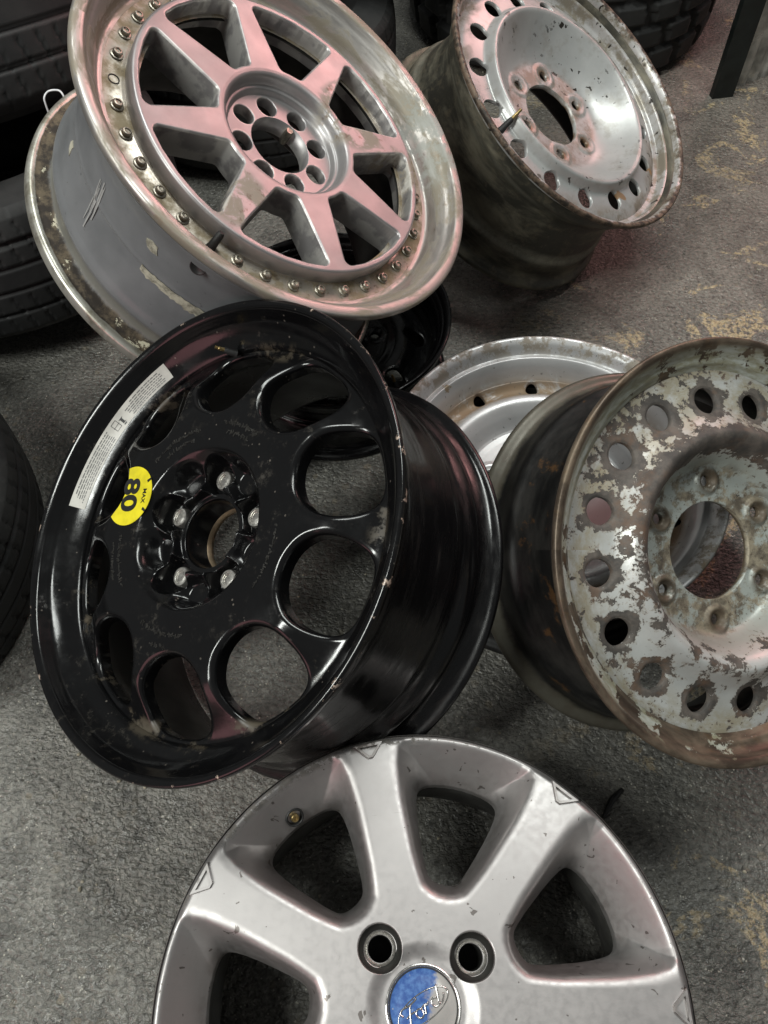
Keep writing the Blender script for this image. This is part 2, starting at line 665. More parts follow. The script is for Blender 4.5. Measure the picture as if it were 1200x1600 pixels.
def m_grey_barrel():
    t = NT('grey_painted_barrel')
    z = t.xyz()[2]
    po = t.polar()
    g = t.noise(14, 5)
    c = t.mix(t.step(g, 0.3, 0.7), (0.135, 0.140, 0.146), (0.185, 0.19, 0.197))
    c = t.mix(t.math('MULTIPLY', t.step(t.noise(120, 5, 0.7), 0.64, 0.70), 0.6), c, (0.05, 0.05, 0.05))
    # rusty groove before the rear lip, then bare metal on the lip itself
    r = t.radius()
    w = t.noise(20, 8, 0.72, co=po, squash=(1, 1, 0.5))
    wob = t.math('MULTIPLY', t.math('SUBTRACT', w, 0.5), 0.008)
    rr = t.math('ADD', r, wob)
    zz = t.math('ADD', z, t.math('MULTIPLY', wob, 2.0))
    rear = t.step(z, -0.190, -0.192)
    pale = t.math('MULTIPLY', t.step(rr, 0.2245, 0.2265), rear)
    rust = t.math('MULTIPLY', t.math('MULTIPLY', t.step(zz, -0.196, -0.201), rear), t.math('SUBTRACT', 1.0, pale))
    rc = t.mix(t.step(t.noise(55, 7, 0.7), 0.42, 0.62), (0.028, 0.021, 0.016), (0.13, 0.10, 0.065))
    c = t.mix(rust, c, rc)
    olive = t.math('MULTIPLY', t.band(zz, -0.199, -0.182, 0.004), t.math('SUBTRACT', 1.0, rust))
    c = t.mix(t.math('MULTIPLY', olive, 0.6), c, (0.17, 0.165, 0.13))
    c = t.mix(pale, c, t.mix(t.step(t.noise(34, 8, 0.7), 0.42, 0.66), (0.60, 0.59, 0.53), (0.30, 0.28, 0.22)))
    fl = t.math('MULTIPLY', rust, t.step(t.noise(36, 8, 0.75, co=po, squash=(1, 1, 2)), 0.60, 0.62))
    c = t.mix(fl, c, (0.62, 0.58, 0.44))
    ro = t.mixf(rust, t.step(g, 0.3, 0.7, 0.30, 0.42), 0.8)
    nr = t.bump(t.noise(200, 5, 0.7), 0.12, 0.0007)
    return t.set(c, ro, t.math('MULTIPLY', pale, 0.7), nr)


def m_scratch():
    t = NT('scraped_paint_scratches')
    return t.set(t.mix(t.noise(150, 4), (0.30, 0.30, 0.30), (0.62, 0.62, 0.60)), 0.5, 0.3)


def m_residue():
    t = NT('old_sticker_paper')
    f = t.noise(85, 7, 0.7)
    return t.set(t.mix(t.step(f, 0.42, 0.62), (0.46, 0.44, 0.35), (0.20, 0.19, 0.15)), 0.75, 0.0, t.bump(f, 0.3, 0.001))


def m_silver_steel():
    """silver enamel on the steel wheel behind: stone chips, rust round the stud holes"""
    t = NT('chipped_silver_enamel')
    r = t.radius()
    c = t.mix(t.step(t.noise(9, 5), 0.3, 0.7), (0.38, 0.385, 0.38), (0.49, 0.495, 0.485))
    c = t.mix(t.math('MULTIPLY', t.step(t.noise(30, 6, 0.68), 0.50, 0.68), 0.45), c, (0.25, 0.225, 0.185))
    hub = t.step(r, 0.084, 0.098, 1, 0)
    hb = t.math('MULTIPLY', hub, t.step(t.noise(40, 7, 0.7), 0.36, 0.6))
    c = t.mix(t.math('MULTIPLY', hb, 0.85), c, (0.24, 0.20, 0.16))
    e = t.attr('edge')
    rim = t.math('MULTIPLY', t.step(e, 0.0, 0.006, 1, 0), hub)
    c = t.mix(t.math('MULTIPLY', rim, t.step(t.noise(70, 5), 0.3, 0.6)), c, (0.16, 0.10, 0.055))
    dirt = t.math('MULTIPLY', t.step(r, 0.175, 0.198), t.step(t.noise(24, 7, 0.7), 0.40, 0.62))
    c = t.mix(t.math('MULTIPLY', dirt, 0.85), c, (0.17, 0.14, 0.10))
    chipn = t.noise(95, 3, 0.5, 0.3)
    creg = t.step(t.noise(10, 3, off=(0.3, 0.1, 0)), 0.46, 0.62)
    chip = t.math('MULTIPLY', t.step(chipn, 0.635, 0.65), creg)
    c = t.mix(chip, c, (0.028, 0.024, 0.02))
    spot = t.step(t.noise(17, 2, off=(4.3, 1.1, 0)), 0.745, 0.765)
    c = t.mix(t.math('MULTIPLY', spot, 0.8), c, (0.32, 0.17, 0.06))
    nr = t.bump(t.math('SUBTRACT', t.noise(180, 4), t.math('MULTIPLY', chip, 2.0)), 0.10, 0.0008)
    return t.set(c, t.mixf(dirt, t.step(t.noise(12, 4), 0.3, 0.7, 0.30, 0.40), 0.6), t.mixf(dirt, 0.30, 0.1), nr)


def m_grimy_barrel():
    t = NT('grimy_olive_black_steel')
    po = t.polar()
    f = t.noise(9, 8, 0.68, 0.3, co=po, squash=(1, 1, 3))
    c = t.mix(t.step(f, 0.42, 0.68), (0.048, 0.045, 0.036), (0.21, 0.19, 0.14))
    c = t.mix(t.math('MULTIPLY', t.step(t.noise(55, 8, 0.75), 0.52, 0.66), 0.6), c, (0.15, 0.125, 0.085))
    zz = t.xyz()[2]
    hump = t.math('MAXIMUM', t.band(zz, -0.060, -0.046, 0.005), t.band(zz, -0.152, -0.138, 0.005))
    c = t.mix(t.math('MULTIPLY', hump, t.step(t.noise(35, 8, 0.75), 0.32, 0.62, 0.2, 0.8)), c, (0.26, 0.25, 0.20))  # humps coloured lighter, highlights put into the paint
    nr = t.bump(t.noise(90, 7, 0.75), 0.4, 0.0012)
    return t.set(c, t.step(f, 0.3, 0.7, 0.36, 0.62), 0.25, nr)


def m_lip_silver():
    """silver lip of the steel wheel, paint gone along the edge"""
    t = NT('worn_silver_lip')
    r = t.radius()
    z = t.xyz()[2]
    c = t.mix(t.step(t.noise(12, 5), 0.3, 0.7), (0.44, 0.43, 0.42), (0.56, 0.55, 0.54))
    n1 = t.noise(30, 8, 0.72)
    ed = t.step(t.math('ADD', r, t.math('MULTIPLY', t.math('SUBTRACT', n1, 0.5), 0.035)), 0.2270, 0.2315)
    c = t.mix(t.math('MULTIPLY', t.step(n1, 0.44, 0.58), 0.8), c, (0.23, 0.195, 0.135))
    c = t.mix(ed, c, t.mix(t.step(t.noise(80, 6, 0.7), 0.4, 0.6), (0.035, 0.028, 0.022), (0.17, 0.12, 0.085)))
    chip = t.step(t.noise(70, 4, 0.5, 0.3, off=(3, 1, 0)), 0.665, 0.685)
    c = t.mix(chip, c, (0.03, 0.026, 0.022))
    nr = t.bump(t.noise(150, 5, 0.7), 0.14, 0.0008)
    return t.set(c, t.mixf(ed, 0.36, 0.6), t.mixf(ed, 0.35, 0.2), nr)


def m_gloss_black():
    t = NT('scuffed_gloss_black_paint')
    f = t.noise(26, 6, 0.66)
    r = t.radius()
    z = t.xyz()[2]
    d = t.step(t.noise(64, 8, 0.74, off=(1, 4, 2)), 0.55, 0.74)
    reg = t.step(t.noise(8, 4, off=(2, 2, 2)), 0.36, 0.60)
    du = t.math('MULTIPLY', d, reg)
    c = t.mix(t.math('MULTIPLY', du, 0.55), (0.0042, 0.0042, 0.0046), (0.060, 0.053, 0.043))
    # brown silt lodged in the channel between lip and spokes
    silt = t.math('MULTIPLY', t.band(r, 0.196, 0.212, 0.006), t.step(t.noise(19, 7, 0.7, off=(8, 1, 0)), 0.54, 0.64))
    c = t.mix(t.math('MULTIPLY', silt, 0.7), c, (0.095, 0.078, 0.055))
    speck = t.math('MULTIPLY', t.step(t.voro(120), 0.10, 0.16, 1, 0), t.step(t.noise(37, 3, off=(3, 9, 0)), 0.56, 0.62))
    c = t.mix(t.math('MULTIPLY', speck, 0.6), c, (0.16, 0.14, 0.12))
    ch = t.math('MULTIPLY', t.step(r, 0.2430, 0.2455), t.step(t.noise(42, 6, 0.7), 0.60, 0.63))
    ch = t.math('MULTIPLY', ch, t.step(z, -0.012, -0.008))
    c = t.mix(ch, c, (0.42, 0.33, 0.27))
    ro = t.mixf(t.math('MAXIMUM', du, silt), t.step(f, 0.3, 0.7, 0.09, 0.24), 0.55)
    nr = t.bump(t.math('ADD', t.noise(30, 3), t.math('MULTIPLY', t.noise(300, 4, 0.7), 0.30)), 0.11, 0.0016)
    return t.set(c, ro, 0.0, nr, spec=0.5)


def m_black_barrel():
    t = NT('scuffed_black_barrel_paint')
    po = t.polar()
    s = t.noise(40, 6, 0.7, co=po, squash=(0.35, 1, 2.2))
    c = t.mix(t.math('MULTIPLY', t.step(s, 0.56, 0.72), 0.35), (0.0045, 0.0045, 0.005), (0.05, 0.045, 0.04))
    nr = t.bump(t.noise(200, 5, 0.7), 0.08, 0.0008)
    return t.set(c, t.step(s, 0.35, 0.7, 0.13, 0.42), 0.0, nr)


def flaked(name):
    """white-silver paint flaking off grey-brown primer on the rusty six-stud wheel"""
    t = NT(name)
    r = t.radius()
    e = t.attr('edge')
    po = t.polar()
    s = t.xyz()
    v = t.math('ADD', t.math('MULTIPLY', t.noise(56, 10, 0.70, 0.3), 0.72), t.math('MULTIPLY', t.noise(120, 6, 0.65, 0.2, off=(7, 2, 0)), 0.28))
    v = t.math('ADD', v, t.math('MULTIPLY', t.math('SUBTRACT', t.noise(8, 3, off=(1.2, 4.1, 0)), 0.5), 0.24))
    top = t.step(t.math('SUBTRACT', s[1], t.math('MULTIPLY', s[0], 0.35)), 0.00, 0.15)
    hole = t.math('MULTIPLY', t.step(e, 0.001, 0.012, 1, 0), t.step(r, 0.12, 0.13))
    ridge = t.band(r, 0.106, 0.129, 0.009)
    v = t.math('ADD', v, t.math('MULTIPLY', hole, 0.15))
    v = t.math('ADD', v, t.math('MULTIPLY', ridge, t.math('ADD', 0.045, t.math('MULTIPLY', top, 0.16))))
    v = t.math('ADD', v, t.math('MULTIPLY', t.math('MULTIPLY', top, t.step(r, 0.10, 0.13)), 0.03))
    v = t.math('SUBTRACT', v, t.math('MULTIPLY', t.step(r, 0.106, 0.094), 0.075))
    bare = t.step(v, 0.555, 0.565)
    paint = t.mix(t.step(t.noise(13, 5, off=(1, 8, 0)), 0.35, 0.65), (0.42, 0.43, 0.42), (0.55, 0.555, 0.54))
    bowl = t.step(r, 0.108, 0.098)
    paint = t.mix(bowl, paint, t.mix(t.noise(16, 5), (0.32, 0.35, 0.325), (0.47, 0.50, 0.47)))
    prim = t.mix(t.step(t.noise(45, 7, 0.7), 0.35, 0.68), (0.052, 0.047, 0.043), (0.135, 0.115, 0.10))
    rusty = t.step(t.noise(28, 7, 0.7, off=(6, 6, 1)), 0.50, 0.68)
    prim = t.mix(t.math('MULTIPLY', rusty, 0.6), prim, (0.15, 0.085, 0.05))
    # olive-tan grime washed over the upper part and along the joint with the rim
    st = t.noise(20, 9, 0.72, co=po, squash=(1, 2, 1))
    wash = t.math('ADD', t.step(r, 0.150, 0.186), t.math('MULTIPLY', t.math('MULTIPLY', top, t.step(r, 0.1, 0.125)), 0.75))
    stain = t.math('MULTIPLY', t.step(st, 0.38, 0.60), t.math('MINIMUM', wash, 1.0))
    paint = t.mix(t.math('MULTIPLY', stain, 0.85), paint, t.mix(t.noise(70, 5), (0.24, 0.205, 0.13), (0.37, 0.33, 0.235)))
    hub = t.math('MULTIPLY', t.step(r, 0.101, 0.088), t.step(t.noise(30, 9, 0.72, off=(3, 3, 3)), 0.43, 0.52))
    paint = t.mix(t.math('MULTIPLY', hub, 0.92), paint, t.mix(t.step(t.noise(65, 7, 0.72), 0.36, 0.64), (0.085, 0.062, 0.042), (0.32, 0.27, 0.19)))
    cup = t.math('MULTIPLY', t.step(e, 0.004, 0.0125, 1, 0), t.step(r, 0.101, 0.095))
    cup = t.math('MULTIPLY', cup, t.step(t.noise(50, 6, 0.7, off=(1, 1, 5)), 0.30, 0.48))
    paint = t.mix(t.math('MULTIPLY', cup, 0.92), paint, (0.085, 0.062, 0.040))
    low = t.math('MULTIPLY', t.step(s[1], -0.05, -0.12), t.band(r, 0.088, 0.112, 0.006))
    paint = t.mix(t.math('MULTIPLY', low, 0.55), paint, (0.33, 0.24, 0.21))  # pink reflected light on the lower bowl wall, put into the colour
    spk = t.step(t.noise(150, 4, 0.6), 0.63, 0.66)
    paint = t.mix(t.math('MULTIPLY', spk, 0.75), paint, (0.09, 0.065, 0.045))
    # rust creeping out under the paint at the broken edge
    creep = t.band(v, 0.535, 0.556, 0.006)
    paint = t.mix(t.math('MULTIPLY', creep, 0.30), paint, (0.30, 0.22, 0.13))
    c = t.mix(bare, paint, prim)
    ro = t.mixf(bare, t.mixf(t.math('MAXIMUM', hub, stain), t.step(t.noise(25, 4), 0.3, 0.7, 0.30, 0.42), 0.55), 0.68)
    hgt = t.math('ADD', t.math('MULTIPLY', bare, -1.2), t.math('MULTIPLY', t.noise(190, 5, 0.7), 0.45))
    nr = t.bump(hgt, 0.5, 0.0009)
    return t.set(c, ro, t.mixf(bare, 0.25, 0.05), nr)


def m_rust_lip():
    t = NT('rusted_brown_lip')
    r = t.radius()
    po = t.polar()
    f = t.noise(17, 8, 0.68, 0.3, co=po, squash=(1, 2, 2))
    c = t.mix(t.step(f, 0.38, 0.66), (0.075, 0.056, 0.042), (0.21, 0.165, 0.12))
    c = t.mix(t.math('MULTIPLY', t.step(t.noise(45, 7, 0.7), 0.54, 0.7), 0.6), c, (0.16, 0.10, 0.055))
    s = t.xyz()
    # flakes of paint and green wash left on the slope inside the edge
    ins = t.band(r, 0.192, 0.2150, 0.003)
    keep = t.math('ADD', t.step(s[1], -0.02, 0.14, 0.0, 0.09), t.step(s[0], -0.06, -0.18, 0.0, 0.08))
    fn = t.math('ADD', t.math('MULTIPLY', t.noise(34, 10, 0.68), 0.75), t.math('MULTIPLY', t.noise(130, 6, 0.65), 0.25))
    pf = t.step(t.math('ADD', fn, keep), 0.555, 0.568)
    pf = t.math('MULTIPLY', pf, ins)
    c = t.mix(pf, c, t.mix(t.step(t.noise(30, 8, 0.7, co=po, squash=(1, 3, 3)), 0.35, 0.62), (0.46, 0.49, 0.45), (0.26, 0.25, 0.17)))
    ro = t.mixf(pf, t.step(f, 0.3, 0.7, 0.34, 0.55), 0.4)
    nr = t.bump(t.math('ADD', t.noise(110, 6, 0.72), pf), 0.3, 0.0009)
    return t.set(c, ro, t.mixf(pf, 0.55, 0.1), nr)


def m_dark_barrel():
    t = NT('sooty_black_barrel_with_rust')
    po = t.polar()
    f = t.noise(10, 7, 0.66, co=po, squash=(1, 1, 3))
    z = t.xyz()[2]
    c = t.mix(t.step(f, 0.42, 0.68), (0.012, 0.012, 0.012), (0.038, 0.036, 0.033))
    ru = t.step(t.noise(18, 7, 0.7, off=(2, 1, 6)), 0.60, 0.68)
    c = t.mix(t.math('MULTIPLY', ru, 0.7), c, (0.15, 0.075, 0.028))
    en = t.math('ADD', z, t.math('MULTIPLY', t.math('SUBTRACT', t.noise(30, 7, 0.7), 0.5), 0.02))
    rear = t.step(en, -0.158, -0.166)
    c = t.mix(rear, c, t.mix(t.noise(50, 6), (0.13, 0.13, 0.105), (0.065, 0.05, 0.035)))
    front = t.step(en, -0.020, -0.008)
    c = t.mix(t.math('MULTIPLY', front, 0.6), c, (0.10, 0.07, 0.045))
    nr = t.bump(t.noise(120, 6, 0.7), 0.2, 0.0009)
    return t.set(c, t.step(f, 0.3, 0.7, 0.28, 0.5), 0.3, nr)


def m_flat_silver():
    t = NT('silver_enamel_with_rust_runs')
    r = t.radius()
    c = t.mix(t.step(t.noise(10, 5), 0.3, 0.7), (0.50, 0.50, 0.50), (0.62, 0.62, 0.62))
    rn = t.noise(17, 8, 0.72, 0.5)
    ring = t.band(r, 0.157, 0.186, 0.008)
    rust = t.math('MULTIPLY', ring, t.step(rn, 0.35, 0.50))
    c = t.mix(t.math('MULTIPLY', rust, 0.9), c, t.mix(t.noise(60, 5), (0.24, 0.13, 0.05), (0.20, 0.145, 0.08)))
    run = t.math('MULTIPLY', t.step(t.noise(26, 6, 0.7, off=(0.4, 0.9, 0)), 0.63, 0.66), t.step(r, 0.17, 0.19))
    c = t.mix(t.math('MULTIPLY', run, 0.8), c, (0.30, 0.21, 0.11))
    ed = t.math('MULTIPLY', t.step(r, 0.202, 0.212), t.step(t.noise(33, 8, 0.72), 0.45, 0.56))
    c = t.mix(t.math('MULTIPLY', ed, 0.85), c, (0.20, 0.165, 0.12))
    scr = t.step(t.noise(110, 3), 0.67, 0.70)
    c = t.mix(t.math('MULTIPLY', scr, 0.6), c, (0.10, 0.09, 0.08))
    nr = t.bump(t.noise(150, 5, 0.7), 0.12, 0.0008)
    return t.set(c, t.mixf(t.math('MAXIMUM', rust, ed), t.step(t.noise(14, 4), 0.3, 0.7, 0.28, 0.38), 0.7),
                 t.mixf(t.math('MAXIMUM', rust, ed), 0.42, 0.1), nr)


def m_alloy():
    """silver lacquered alloy in the foreground, scuffed and kerbed"""
    t = NT('scuffed_silver_lacquer')
    r = t.radius()
    s = t.xyz()
    c = t.mix(t.step(t.noise(13, 6, 0.6), 0.3, 0.7), (0.425, 0.407, 0.402), (0.475, 0.455, 0.448))
    sc1 = t.noise(120, 5, 0.7, 1.5, squash=(1, 0.25, 1))
    sc2 = t.noise(120, 5, 0.7, 1.5, off=(3, 4, 0), squash=(0.25, 1, 1))
    sc = t.math('MAXIMUM', t.step(sc1, 0.68, 0.72), t.step(sc2, 0.68, 0.72))
    sc = t.math('MULTIPLY', sc, t.step(t.noise(11, 4, off=(1, 1, 1)), 0.40, 0.62))
    c = t.mix(t.math('MULTIPLY', sc, 0.6), c, (0.22, 0.19, 0.17))
    nick = t.step(t.noise(75, 3, 0.5, 0.6, off=(6, 3, 1)), 0.68, 0.692)
    c = t.mix(t.math('MULTIPLY', nick, 0.75), c, (0.09, 0.075, 0.065))
    # kerb rash on the edge, heaviest at upper left
    ang = t.math('ARCTAN2', s[1], s[0])
    hv = t.band(ang, 1.55, 2.55, 0.25)
    kr = t.noise(95, 6, 0.72)
    k = t.math('MULTIPLY', t.step(t.math('ADD', r, t.math('MULTIPLY', hv, 0.004)), 0.2265, 0.2310), t.step(t.math('ADD', kr, t.math('MULTIPLY', hv, 0.11)), 0.575, 0.59))
    c = t.mix(k, c, t.mix(t.noise(160, 4), (0.05, 0.045, 0.04), (0.30, 0.28, 0.26)))
    # patchy brown darkening towards the window openings
    du = t.math('MULTIPLY', t.step(t.attr('edge'), 0.0, 0.012, 1, 0), t.step(t.noise(26, 7, 0.7), 0.40, 0.62))
    c = t.mix(t.math('MULTIPLY', du, 0.5), c, (0.15, 0.125, 0.11))
    nr = t.bump(t.math('SUBTRACT', t.math('ADD', t.math('MULTIPLY', t.voro(1100), 0.5), t.math('MULTIPLY', t.noise(140, 4), 0.4)), t.math('ADD', k, nick)), 0.10, 0.0003)
    ro = t.mixf(k, t.step(t.noise(160, 4), 0.3, 0.7, 0.41, 0.50), 0.7)
    return t.set(c, ro, t.mixf(k, 0.84, 0.2), nr)


def m_cap():
    """blue badge, its right side grey, part wear and part glare put into the colour"""
    t = NT('worn_blue_badge')
    s = t.xyz()
    v = t.math('ADD', t.math('MULTIPLY', s[0], -12), t.math('MULTIPLY', s[1], 4))
    v = t.math('ADD', v, t.math('MULTIPLY', t.math('SUBTRACT', t.noise(60, 5, 0.6), 0.5), 0.55))
    blue = t.step(v, -0.12, -0.02)
    spot = t.step(t.voro(150), 0.20, 0.26, 1, 0)
    spot = t.math('MULTIPLY', spot, t.step(t.noise(70, 2, off=(2, 0, 0)), 0.55, 0.6))
    bc = t.mix(t.step(t.noise(220, 4), 0.35, 0.7), (0.025, 0.085, 0.30), (0.08, 0.19, 0.45))
    gc = t.mix(t.noise(90, 4), (0.42, 0.40, 0.39), (0.55, 0.53, 0.50))
    c = t.mix(blue, gc, bc)
    c = t.mix(t.math('MULTIPLY', spot, blue), c, (0.50, 0.46, 0.38))
    return t.set(c, t.mixf(blue, 0.30, 0.36), t.mixf(blue, 0.4, 0.0), t.bump(t.noise(260, 3), 0.08, 0.0005))


M = dict(
    floor=m_floor(), rubber=m_rubber(), face=m_pink_face(), polished=m_polished(), flange=m_bolt_ring(),
    grey=m_grey_barrel(), scratch=m_scratch(), residue=m_residue(), steel=m_silver_steel(), grimy=m_grimy_barrel(),
    lip=m_lip_silver(), black=m_gloss_black(), bbarrel=m_black_barrel(), flake=flaked('flaking_white_silver_paint'),
    rust=m_rust_lip(), dark=m_dark_barrel(), flat=m_flat_silver(), alloy=m_alloy(), cap=m_cap(),
    bolt=plain('greasy_steel_bolt', (0.33, 0.30, 0.25), 0.38, 0.85, 200, 0.4, 0.2),
    seat=plain('machined_bright_metal', (0.62, 0.60, 0.56), 0.32, 0.9, 240, 0.2, 0.2),
    brass=plain('brass', (0.34, 0.25, 0.11), 0.42, 0.85, 200, 0.3),
    blackrub=plain('black_valve_rubber', (0.016, 0.016, 0.016), 0.5, 0, 120, 0.3, 0.1),
    inner=plain('dark_dirty_inner_rim', (0.040, 0.039, 0.036), 0.55, 0.3, 22, 0.5, 0.3),
    innerblack=plain('dark_inner_black_paint', (0.010, 0.010, 0.010), 0.32, 0.0, 22, 0.5, 0.2),
    white=plain('white_label_paper', (0.52, 0.51, 0.47), 0.5, 0, 45, 0.16, 0.1),
    ink=plain('black_print', (0.012, 0.012, 0.012), 0.5, 0, 60, 0.1),
    greyink=plain('grey_small_print', (0.13, 0.13, 0.13), 0.5, 0, 60, 0.1),
    yellow=plain('yellow_sticker', (0.66, 0.57, 0.02), 0.42, 0, 60, 0.16),
    bronze=plain('bare_bronze_edge', (0.50, 0.38, 0.26), 0.36, 0.8, 100, 0.25),
    post=plain('dark_green_black_paint', (0.009, 0.012, 0.011), 0.5, 0.1, 30, 0.4, 0.15),
    ribbed=plain('galvanised_ribbed_sheet', (0.42, 0.41, 0.38), 0.34, 0.35, 26, 0.4, 0.2),
    wire=plain('white_coated_wire', (0.72, 0.73, 0.75), 0.4, 0, 60, 0.15),
    plastic=plain('black_plastic', (0.014, 0.014, 0.014), 0.45, 0, 60, 0.2),
    emboss=plain('raised_cast_lettering', (0.022, 0.021, 0.019), 0.4, 0, 200, 0.5),
    chrome=plain('bright_badge_ring', (0.72, 0.70, 0.68), 0.2, 0.95, 120, 0.15),
)

# ------------------------------------------------------------------ the floor
def build_floor():
    bpy_me = mesh_py('floor', [(-12, -8, 0), (12, -8, 0), (12, 14, 0), (-12, 14, 0)], [(0, 1, 2, 3)])
    o = link('floor', bpy_me, M['floor'], smooth=False)
    o['kind'] = 'structure'
    return o


build_floor()


# ------------------------------------------------------------------ shared wheel pieces
def rim_profile(R, w, lip_in, zin, drop=0.036, t=0.004, front_r=None):
    """closed section of a one-piece rim from its front lip to its rear lip; lip_in = list of (r, z) of the inner
    slope from the front edge to the place where the disc is welded"""
    outer = [(R, -0.004), (R - 0.001, -0.008), (R - 0.006, -0.0095), (R - 0.014, -0.013), (R - 0.0185, -0.022),
             (R - 0.020, -0.040), (R - 0.024, -0.047), (R - drop, -0.062), (R - drop - 0.003, -0.08),
             (R - drop, -0.104), (R - 0.027, -w + 0.056), (R - 0.020, -w + 0.046), (R - 0.018, -w + 0.022),
             (R - 0.013, -w + 0.013), (R - 0.004, -w + 0.009), (R - 0.001, -w + 0.006), (R - 0.0005, -w + 0.002),
             (R - 0.003, -w)]
    inner = [(R - 0.012, -w + 0.004), (R - 0.022, -w + 0.014), (R - 0.024, -w + 0.046), (R - 0.031, -w + 0.056),
             (R - drop - 0.005, -0.108), (R - drop - 0.008, -0.08), (lip_in[-1][0] - 0.002, min(-0.06, lip_in[-1][1] - 0.012))]
    return outer, inner


def rim(parent, R, w, lip_in, mat_out, mat_lip, mat_in, drop=0.036, segs=220, wob=0.0, seed=0):
    """rim split in two parts: the lip seen from the front, and the barrel behind it"""
    outer, inner = rim_profile(R, w, lip_in, 0, drop)
    oc = catmull(outer, 5)
    ic = catmull(inner, 4)
    lip = catmull([(R - 0.001, -0.0082), (R, -0.004), (R - 0.0008, -0.001), (R - 0.003, 0.0)] + lip_in, 7)
    lo = link('lip', lathe('lip', lip, segs, wob=wob, seed=seed), mat_lip, parent)
    k0 = 5
    bo = link('barrel', lathe('barrel', oc[k0:], segs, wob=wob, seed=seed), mat_out, parent)
    io = link('inner_barrel', lathe('inner_barrel', np.vstack([oc[-1:], ic]), segs, wob=wob, seed=seed), mat_in, parent)
    return lo, bo, io


def prof_fn(pts, R):
    a = catmull([(r * R, z) for r, z in pts], 6)
    a = a[np.argsort(a[:, 0])]
    return lambda rr: np.interp(rr, a[:, 0], a[:, 1])


def valve(parent, base, tip, rad=0.0038, rubber=True, cap=True):
    """rubber stem with a brass end"""
    b, t_ = Vector(base), Vector(tip)
    d = t_ - b
    pts = [b, b + d * 0.12, b + d * 0.5, b + d * 0.58]
    o = link('valve_stem', tube('valve_stem', pts, [rad * 1.35, rad * 1.1, rad * 0.95, rad * 0.7], 14), M['blackrub'] if rubber else M['brass'], parent, angle=40)
    if cap:
        m = tube('valve_tip', [b + d * 0.56, b + d * 0.84, b + d * 0.86, t_], [rad * 0.62, rad * 0.62, rad * 0.5, rad * 0.5], 12)
        link('valve_tip', m, M['brass'], o, angle=40)
    return o


